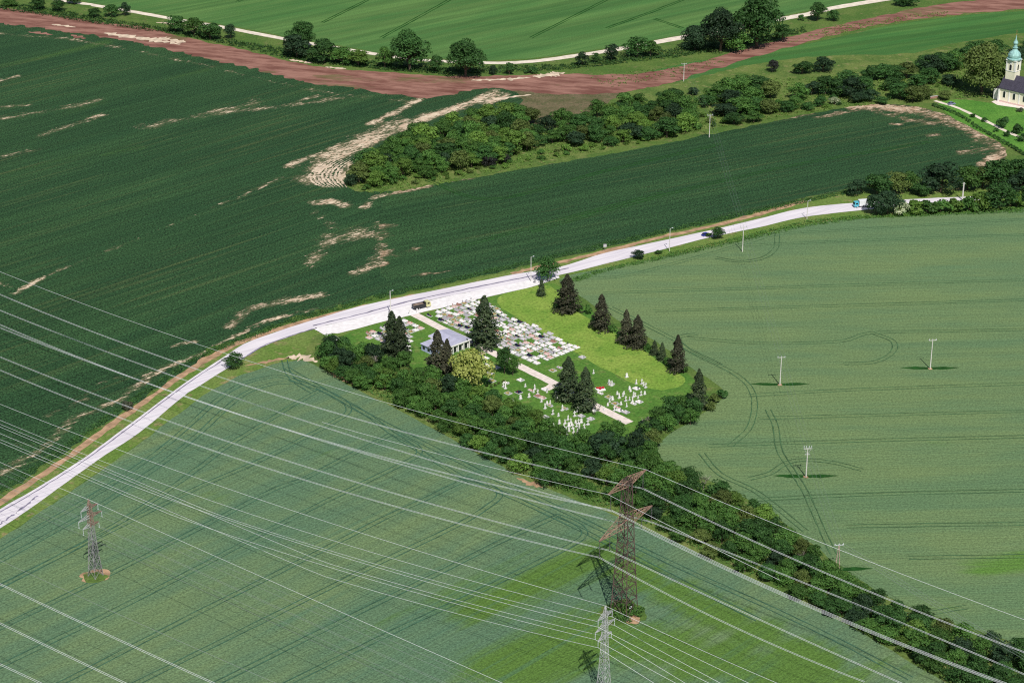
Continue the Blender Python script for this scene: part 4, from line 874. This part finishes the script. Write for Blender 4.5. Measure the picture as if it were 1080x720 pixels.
pick = lambda: random.choices(['g_white','g_pale','g_grey','g_black','g_brown','g_pink','bed'], [.46,.24,.06,.09,.05,.07,.07])[0]
for r_ in range(NA):
    x = 1.6; i = 0
    lim = WID*(1.0-.12*r_/NA)
    while x < lim:
        w = random.choice([1.25, 2.3, 2.3, 2.3]); 
        if random.random() > .1 and not any(np.linalg.norm((O+PD*(r_*3.4+1.6)+QD*(x+w/2)-t)[:2]) < .9 for t in TREES_AT):
            i += 1; mat = pick(); st = random.choice([0,0,1,1,2]); p = O+PD*(r_*3.4+1.6+random.uniform(-.15,.15))+QD*(x+w/2)
            grave(p, mat, w, 2.5, st, PA-math.pi/2+math.pi, '%s %s grave, %s from path in the %s row from road' % (GW[mat], 'double' if w > 2 else 'single', nth(i), nth(r_+1)), 'graves on the meadow side of the path')
        x += w+random.uniform(.35,.8)
# graves between parking, hedge and path
O2 = at(429,336); S2 = -QD
wid2 = 24
for r_ in range(11):
    x = 1.2; i = 0
    while x < wid2-r_*.6:
        w = random.choice([1.25, 2.3, 2.3]); p = O2+PD*(r_*3.4+1.6)+S2*(x+w/2); q = proj(p)[0]
        if random.random() > .16 and not (q[0] > 432 and q[1] > 351) and q[0] > 370:
            i += 1; mat = pick()
            grave(p, mat, w, 2.5, random.choice([0,1,2]), PA+math.pi/2, '%s %s grave left of path, %s from it, %s row from parking' % (GW[mat], 'double' if w > 2 else 'single', nth(i), nth(r_+1)), 'graves left of the path')
        x += w+random.uniform(.2,.8)
for i, (x, y, mat) in enumerate([(512,378,'g_white'),(514,386,'g_white'),(517,394,'g_pale'),(519,402,'bed'),(508,373,'g_pink'),(524,388,'g_pale')]):
    grave(at(x,y), mat, 2.3, 2.5, 1, PA+math.pi/2, '%s grave below the chapel, %s along the row beside the yellow-green tree' % (GW[mat], nth([1,2,4,5,0,3][i]+1)), 'graves below the chapel')
# old loose graves of the lower lawn: (x, y, colour, kind)
OLD = [(534,404,'g_white'),(549,401,'g_white'),(547,414,'g_black'),(560,412,'g_pink'),(575,411,'g_white'),(567,418,'g_brown'),(580,428,'bed'),(575,440,'g_pale'),(572,420,'g_pink'),(596,431,'bed'),(613,439,'g_pale'),(623,442,'g_pale'),(633,415,'g_white'),(626,433,'g_white'),
       (653,433,'g_white'),(668,426,'g_white'),(674,424,'g_white'),(649,426,'bed'),(651,430,'g_pink'),(660,435,'g_pale'),(614,377,'g_pale'),(590,388,'g_pale'),(642,419,'bed'),(671,410,'g_white'),(645,405,'bed'),(536,415,'bed'),(583,391,'bed')]
for i, (x, y, mat) in enumerate(OLD):
    q = at(x, y); a = (q-O)@PD
    grave(q, mat, 2.3 if i % 3 else 1.25, 2.5 if i != 12 else 2.6, i % 3, PA-math.pi/2, '%s scattered grave on the lower lawn, %s in order from the road end' % (GW[mat], nth(1+sorted(OLD, key=lambda t: (at(t[0],t[1])-O)@PD).index((x,y,mat)))), 'scattered graves of the lower lawn')
p = at(633,411); root = empty('flower_heap', p); tag(root, 'heap of red wreaths on the large white grave', 'flowers')
m = MB()
for i in range(12): m.lathe([(.1,.0),(.45,.08),(.5,.2),(.3,.28),(.1,.22)], (random.uniform(-1.2,1.2), random.uniform(-.8,.8), .45+random.uniform(0,.35)), 8)
m.build('wreath', M['flower_red'], root); MB().box((0,0,.28), (3.4,2.8,.5), .4).build('grave_plinth', M['g_white'], root)
# upright old stones and crosses
def stone_proto(k):
    root = empty('gravestone'); m = MB()
    if k == 0: m.prism([(-.42,.3),(.42,.3),(.42,1.3),(.22,1.62),(-.22,1.62),(-.42,1.3)], -.11, .11)
    elif k == 1: m.prism([(-.13,.3),(.13,.3),(.12,1.25),(.5,1.25),(.5,1.5),(.12,1.5),(.12,2.0),(-.12,2.0),(-.12,1.5),(-.5,1.5),(-.5,1.25),(-.12,1.25)], -.1, .1)
    else: m.lathe([(.3,.3),(.26,1.6),(.3,1.65),(.22,1.75),(.02,2.3)], (0,0,0), 4, .785)
    m.build('upright', M['g_white'], root); MB().box((0,0,.15), (1.15,.65,.34)).build('plinth', M['g_pale'], root)
    return root
SP_ = [stone_proto(k) for k in range(3)]; used_s = [False]*3; SW = ['round-shouldered white stone','white stone cross','tapering white obelisk']
SPX = [(531,408),(533,410),(554,408),(558,419),(564,411),(563,414),(567,416),(577,414),(586,417),(580,426),(588,421),(575,431),(589,439),(596,447),(590,447),(584,450),(599,443),(606,439),(609,434),(603,449),(604,452),(607,446),(600,455),(605,456),(611,452),(620,448),(577,426),(593,433),(571,424),
       (642,404),(643,406),(645,407),(671,405),(677,405),(681,409),(679,407),(664,411),(665,413),(657,418),(653,420),(660,423),(670,418),(668,419),(664,422),(676,417),(680,416),(655,427),(648,433),(661,429),(637,433),(673,420),(643,424),(641,428),(658,416),(667,424),(651,416),(646,422),(661,398),(626,394),(605,460),(598,459),(592,456),(610,447),(616,452),(583,437),(609,457),(595,451),(541,424),(549,421),(602,446),(600,450),(608,450),(613,446),(597,454)]
SPX = sorted(SPX, key=lambda q: -((at(*q)-O)@QD))
for i, (x, y) in enumerate(SPX):
    k = (i*7+i//3) % 3; o = SP_[k] if not used_s[k] else copy_tree(SP_[k]); used_s[k] = True
    p = at(x, y); o.location = (p[0], p[1], Z(6)); o.rotation_euler = (random.uniform(-.05,.05), random.uniform(-.05,.05), PA-math.pi/2+random.uniform(-.3,.3)); s = random.uniform(.75,1.15); o.scale = (s,s,s)
    tag(o, '%s on the lower lawn, %s in order from meadow to hedge' % (SW[k], nth(i+1)), 'gravestone', 'upright stones of the lower lawn')
# hedge stub by the dark path tree
V = [crown_quads(.8, 1.1, .05, 90, 4, .4)+np.r_[at(x, y)[:2], 0] for x, y in ((514,408),(518,409),(522,407),(526,405),(531,403))]
tag(quads_np('hedge', np.concatenate(V), L['olive']), 'short low hedge beneath the small dark tree by the path', 'hedge')
def low_wall(name, a, b, h, t, mat, label, n=2):
    a, b = np.asarray(a), np.asarray(b); root = empty(name, a); tag(root, label, 'wall'); d = b-a; L_ = np.linalg.norm(d); rz = math.atan2(d[1], d[0])
    MB().box(d/2+UPV*h/2, (L_,t,h), rz).build('wall', mat, root); MB().box(d/2+UPV*(h+.06), (L_+.1,t+.16,.12), rz).build('coping', M['g_pale'], root)
# gate posts at the cemetery entrance
for i, (x, y) in enumerate([(432,331.5),(440,330)]):
    root = empty('gate_post', at(x, y)); tag(root, '%s white gate post of the cemetery path at the parking' % ['hedge-side','meadow-side'][i], 'gate post'); MB().box((0,0,.9), (.5,.5,1.8), PA).build('shaft', M['g_white'], root); MB().lathe([(.42,1.803),(.42,1.92),(.05,2.1)], (0,0,0), 4, PA+.785).build('cap', M['g_pale'], root)
# ------------------------------------------------------------------ chapel
M['plaster'] = plain('white_plaster', (.86,.84,.82), .9, 0, .1, .06, .5)
M['lilacroof'] = plain('blue_grey_sheet_roof', (.5,.5,.64), .5, .1, .4, .1, .6)
M['darkglass'] = plain('dark_window', (.02,.022,.028), .15, 0, .6, .2, 1)
M['bluepaint'] = plain('pale_blue_paint', (.5,.56,.85), .7, 0, .2, .1, 1)
ch = empty('chapel', at(490,359)-QD*7.4, PA-math.pi/2); tag(ch, 'low white mortuary chapel with blue-grey sheet roof behind the brownish spruce', 'building')
# local x runs away from the path's near side (left is -x), local y along the path
MB().box((.5,0,1.7), (9,12.5,3.4)).build('wall', M['plaster'], ch)
r_ = MB().prism([(-4.8,3.45),(5.9,3.45),(5.9,3.75),(.4,4.6),(-4.8,3.75)], -7.0, 7.2).build('roof', M['lilacroof'], ch)
MB().box((.5,7.26,3.62),(10.6,.12,.5)).box((.5,-7.06,3.62),(10.6,.12,.5)).box((5.96,.1,3.62),(.12,14.2,.5)).build('fascia', M['plaster'], r_)
MB().box((8.4,-1,1.4), (6.6,7,2.8)).build('wing', M['bluepaint'], ch); MB().prism([(12.1,2.85),(12.1,2.98),(5.98,3.2),(5.98,2.85)], -4.9, 2.9).build('wing_roof', M['lilacroof'], ch)
for y in (-3,0): MB().box((11.72,y,1.5),(.06,1.4,1.2)).build('window', M['darkglass'], ch)
for x in (-2.4,.6,3.4): MB().box((x,6.28,1.3),(1.8,.08,2.2)).build('porch_opening', M['darkglass'], ch)
for x in (-3.9,-.9,2.0,4.8): MB().box((x,6.9,1.72),(.35,.35,3.44)).build('porch_pillar', M['plaster'], ch)
for y in (2.4,4.4): MB().box((5.03,y,1.9),(.06,1.2,1.3)).build('window', M['darkglass'], ch)
MB().bar(np.array([2.5,2,4.1]), np.array([2.5,2,5.4]), .16, 6).build('chimney', M['galv'], ch)
# ------------------------------------------------------------------ church
M['yellowwall'] = plain('pale_yellow_plaster', (.88,.83,.66), .9, 0, .1, .06, .3)
M['slate'] = plain('dark_purple_slate', (.055,.05,.075), .6, 0, .3, .2, 1.2)
M['copper'] = plain('verdigris_copper', (.3,.52,.5), .6, .1, .3, .2, .8)
M['gold'] = plain('gilt_metal', (.75,.6,.25), .3, .8, .5, .1, 1)
cb = at(1053,107); CZ = math.atan2((at(1083,114)-cb)[1], (at(1083,114)-cb)[0])
cu = empty('church', cb, CZ); tag(cu, 'yellow and white village church with dark roof and green copper onion dome', 'church')
# local x along the nave, y away from the camera; the nave's near corner is the origin
NL, NW, EH, RH = 22.0, 11.0, 8.2, 14.6
MB().prism([(0,0),(NW,0),(NW,EH),(NW/2,RH-.3),(0,EH)], 0, NL)
m = MB(); V = [(0,0,0),(0,NW,0),(0,NW,EH),(0,NW/2,RH-.35),(0,0,EH)]; V2 = [(NL,b,c) for a,b,c in V]
m.add(V+V2, [(0,1,2,3,4),(9,8,7,6,5),(0,5,6,1),(1,6,7,2),(2,7,8,3),(3,8,9,4),(4,9,5,0)]); m.build('wall', M['yellowwall'], cu)
m = MB(); e = .7; d = .35
for s in (0, 1):
    f = (lambda y: y) if not s else (lambda y: NW-y)
    A = [(-.4,f(-e),EH-.55),(NL+.4,f(-e),EH-.55),(NL+.4,f(NW/2),RH),(-.4,f(NW/2),RH)]; A2 = [(x,y,z+d) for x,y,z in A]
    m.add(A+A2, [(0,1,2,3),(7,6,5,4),(0,4,5,1),(1,5,6,2),(2,6,7,3),(3,7,4,0)])
m.build('roof', M['slate'], cu)
w_ = MB().box((-.03,-.03,EH/2-.3), (.9,.9,EH-.6)).box((6.2,-.06,EH/2-.3),(.7,.2,EH-.6)).box((12.4,-.06,EH/2-.3),(.7,.2,EH-.6)); w_.build('corner_pilaster', M['plaster'], cu)
MB().box((NL/2+.3,-.12,.5),(NL-.4,.22,1.0)).build('plinth', M['g_pink'], cu)
MB().box((NL/2,-.2,EH-.75),(NL+.4,.4,.36)).build('cornice', M['plaster'], cu)
def arched(root, c, w, h, rz, name='window'):
    m = MB(); pr = [(-w/2,0),(w/2,0)]+[(w/2*math.cos(a), h-w/2+w/2*math.sin(a)) for a in np.linspace(0, math.pi, 9)]
    ca, sa = math.cos(rz), math.sin(rz)
    def put(q, d0, d1, nm, mat, par):
        b = MB(); b.prism(q, d0, d1); Vv = [(c[0]+x*ca-y*sa, c[1]+x*sa+y*ca, c[2]+z) for x, y, z in b.V]; return mesh_np(nm, Vv, b.Fc, mat, par)
    fr = [(x*1.3, z*1.06-.1) for x, z in pr]; o = put(fr, -.1, .02, name, M['plaster'], root); put(pr, -.16, -.05, 'pane', M['darkglass'], o)
for x in (3.2, 9.3, 15.5): arched(cu, (x,-.03,3.0), 1.3, 3.4, 0)
arched(cu, (-.03,NW*.3,3.2), 1.2, 3.0, -math.pi/2)
TX, TY, TW, TH = 3.6, NW*.55, 5.6, 23.0
MB().box((TX,TY,TH/2),(TW,TW,TH)).build('tower', M['yellowwall'], cu)
MB().box((TX,TY,TH+.2),(TW+.9,TW+.9,.45)).box((TX,TY,TH-5.8),(TW+.35,TW+.35,.35)).build('tower_cornice', M['plaster'], cu)
for i in (-1,1):
    for j in (-1,1): MB().box((TX+i*(TW/2-.35),TY+j*(TW/2-.35),TH-2.85),(.95,.95,5.5)).build('tower_pilaster', M['plaster'], cu)
for rz, c in ((0,(TX,TY-TW/2-.03,TH-5.2)),(math.pi/2,(TX+TW/2+.03,TY,TH-5.2)),(-math.pi/2,(TX-TW/2-.03,TY,TH-5.2))): arched(cu, c, 1.25, 3.0, rz, 'belfry_window')
for rz, c, ax_ in ((0,(TX,TY-TW/2,TH-1.1),1),(0,(TX+TW/2,TY,TH-1.1),0)):
    a = np.array(c, float); n_ = np.array([0,-1.0,0]) if ax_ else np.array([1.0,0,0]); MB().bar(a, a+n_*.2, .85, 16).build('clock_face', M['plaster'], cu)
S = TH+.45
dome = MB().lathe([(4.0,S),(4.05,S+.5),(3.3,S+.9),(3.55,S+1.6),(3.5,S+2.6),(2.9,S+3.7),(1.9,S+4.6),(1.3,S+5.4),(1.1,S+6.2),(1.5,S+6.3),(1.5,S+6.6)], (TX,TY,0), 12, .26).build('dome', M['copper'], cu)
MB().lathe([(1.0,S+6.62),(1.0,S+8.6),(1.35,S+8.7),(1.3,S+9.3),(.9,S+10.1),(.45,S+10.9),(.2,S+12.6),(.06,S+13.4)], (TX,TY,0), 10).build('lantern_spire', M['copper'], cu)
x = MB().lathe([(.05,S+13.3),(.45,S+13.7),(.05,S+14.1)], (TX,TY,0), 8); x.box((TX,TY,S+15.2),(.22,.22,2.4)).box((TX,TY,S+15.5),(1.5,.2,.22)); x.build('cross', M['gold'], cu)
MB().box((-2.4,NW*.5,3.0),(4.4,7.0,6.0)).build('sacristy', M['plaster'], cu); MB().lathe([(3.7,6.05),(3.7,6.3),(.2,8.6)], (-2.4,NW*.5,0), 4, .785).build('sacristy_roof', M['slate'], cu)
low_wall('garden_wall', at(981,104.5), at(989,103.5), 1.3, .4, M['g_brown'], 'short reddish brown wall at the head of the church path')
# ------------------------------------------------------------------ vehicles
for k, c in (('v_yellow',(.62,.6,.32)),('v_dark',(.03,.03,.035)),('v_brown',(.3,.22,.17)),('v_cyan',(.1,.45,.6)),('v_white',(.8,.82,.85)),('v_blue',(.03,.05,.28)),('v_bluegrey',(.2,.22,.38))): M[k] = plain(k[2:]+'_paint', c, .35, 0, .5, .08, 1)
M['tyre'] = plain('tyre_rubber', (.02,.02,.02), .9, 0, .1, .1, 1)
def wheels(root, xs, hw, r):
    for x in xs:
        for s in (-1,1):
            o = MB().bar(np.array([x,s*(hw-.28),r]), np.array([x,s*hw,r]), r, 14).build('wheel', M['tyre'], root); MB().bar(np.array([x,s*(hw-.02),r]), np.array([x,s*(hw+.03),r]), r*.55, 10).build('rim', M['galv'], o)
def truck(p, rz, cabmat, boxmat, open_box, label, L_=8.0):
    root = empty('truck', p, rz); tag(root, label, 'truck'); hx = L_/2
    MB().box((0,0,.85),(L_-.3,1.0,.3)).build('chassis', M['v_dark'], root); wheels(root, (hx-1.5,-hx+2.4,-hx+1.2), 1.2, .52)
    c = mesh_np('cab', *(lambda b: (b.V, b.Fc))(MB().prism([(hx-2.2,.7),(hx-.1,.7),(hx,1.6),(hx-.35,2.75),(hx-2.2,2.85)], -1.22, 1.22)), M[cabmat], root)
    MB().prism([(hx-.015,1.72),(hx+.02,1.72),(hx-.28,2.6),(hx-.315,2.6)], -1.05, 1.05).build('windscreen', M['darkglass'], c)
    for s in (-1,1): MB().box((hx-1.2,s*1.23,2.15),(1.0,.04,.7)).build('side_window', M['darkglass'], c)
    for s in (-1,1): MB().box((hx-.03,s*.85,1.05),(.1,.35,.22)).build('headlight', M['porcelain'], c)
    x0, x1 = -hx, hx-2.45
    if open_box:
        b = MB().box(((x0+x1)/2,0,1.18),(x1-x0,2.46,.22)); b.box(((x0+x1)/2,1.18,1.8),(x1-x0,.1,1.1)).box(((x0+x1)/2,-1.18,1.8),(x1-x0,.1,1.1)).box((x0+.05,0,1.8),(.1,2.25,1.1)).box((x1-.05,0,1.95),(.1,2.25,1.4)); b.build('tipper_body', M['v_dark'], root)
        m = MB(); m.prism([(x0+.2,1.3),(x1-.2,1.3),(x1-.5,1.95),(x0+2.4,2.2),(x0+.5,1.9)], -1.1, 1.1); m.build('load', M['v_brown'], root)
    else: MB().box(((x0+x1)/2,0,2.2),(x1-x0,2.5,2.6)).build('box_body', M[boxmat], root)
rd = lambda a, b: math.atan2(*(at(*b)-at(*a))[1::-1])
truck(at(444.5,325), rd((431,327.5),(458,321.5)), 'v_yellow', None, True, 'dark tipper truck with yellowish cab on the road by the cemetery entrance')
truck(at(908,218.2), rd((908,218.2),(870,221)), 'v_cyan', 'v_white', False, 'light blue truck coming out from behind the roadside trees', 7.5)
def car(p, rz, mat, label):
    root = empty('car', p, rz); tag(root, label, 'car')
    b = MB(); b.prism([(-2.1,.3),(2.1,.3),(2.15,.7),(1.2,.92),(-2.0,.98),(-2.15,.7)], -.86, .86); b.build('body', M[mat], root)
    c = MB(); c.prism([(-1.85,.99),(1.05,.94),(.45,1.46),(-1.4,1.48)], -.74, .74); o = c.build('cabin', M['darkglass'], root); MB().box((-.5,0,1.5),(1.85,1.4,.06)).build('roof', M[mat], o)
    wheels(root, (1.3,-1.3), .86, .32)
    for s in (-1,1): MB().box((2.12,s*.6,.66),(.08,.34,.16)).build('headlight', M['porcelain'], root)
car(at(744.5,248.5), rd((730,252),(765,243)), 'v_blue', 'dark blue car on the road edge behind the roadside tree')
car(at(1003.5,110.5), .4, 'v_bluegrey', 'blue-grey car parked on the grass by the church path')
# ------------------------------------------------------------------ light and colour
SUN_EL, SUN_AZ = R(51), math.atan2(.21, -.98)     # azimuth measured from +Y towards +X
sd = np.array([.21*math.cos(SUN_EL)/1.002, -.98*math.cos(SUN_EL)/1.002, math.sin(SUN_EL)])
sun = bpy.data.lights.new('sun', 'SUN'); so = bpy.data.objects.new('sun', sun); C.objects.link(so)
sun.energy = 4.4; sun.angle = R(.53); sun.color = (1, .955, .88)
so.rotation_euler = Vector(sd).to_track_quat('Z', 'Y').to_euler(); so.location = (0, -100, 600)
w = bpy.data.worlds.new('World'); SC.world = w; w.use_nodes = True; nt = w.node_tree
sk = nt.nodes.new('ShaderNodeTexSky'); sk.sky_type = 'NISHITA'; sk.sun_disc = False; sk.sun_elevation = SUN_EL; sk.sun_rotation = SUN_AZ
bg = nt.nodes['Background']; nt.links.new(sk.outputs[0], bg.inputs[0]); bg.inputs[1].default_value = .06
vs = SC.view_settings; vs.view_transform = 'Standard'; vs.look = 'None'; vs.exposure = 0.0; vs.gamma = 1; vs.use_curve_mapping = False
SC.cycles.max_bounces = 5; SC.cycles.diffuse_bounces = 3; SC.cycles.glossy_bounces = 2; SC.cycles.transmission_bounces = 4; SC.cycles.use_denoising = False; SC.cycles.filter_width = 1.15
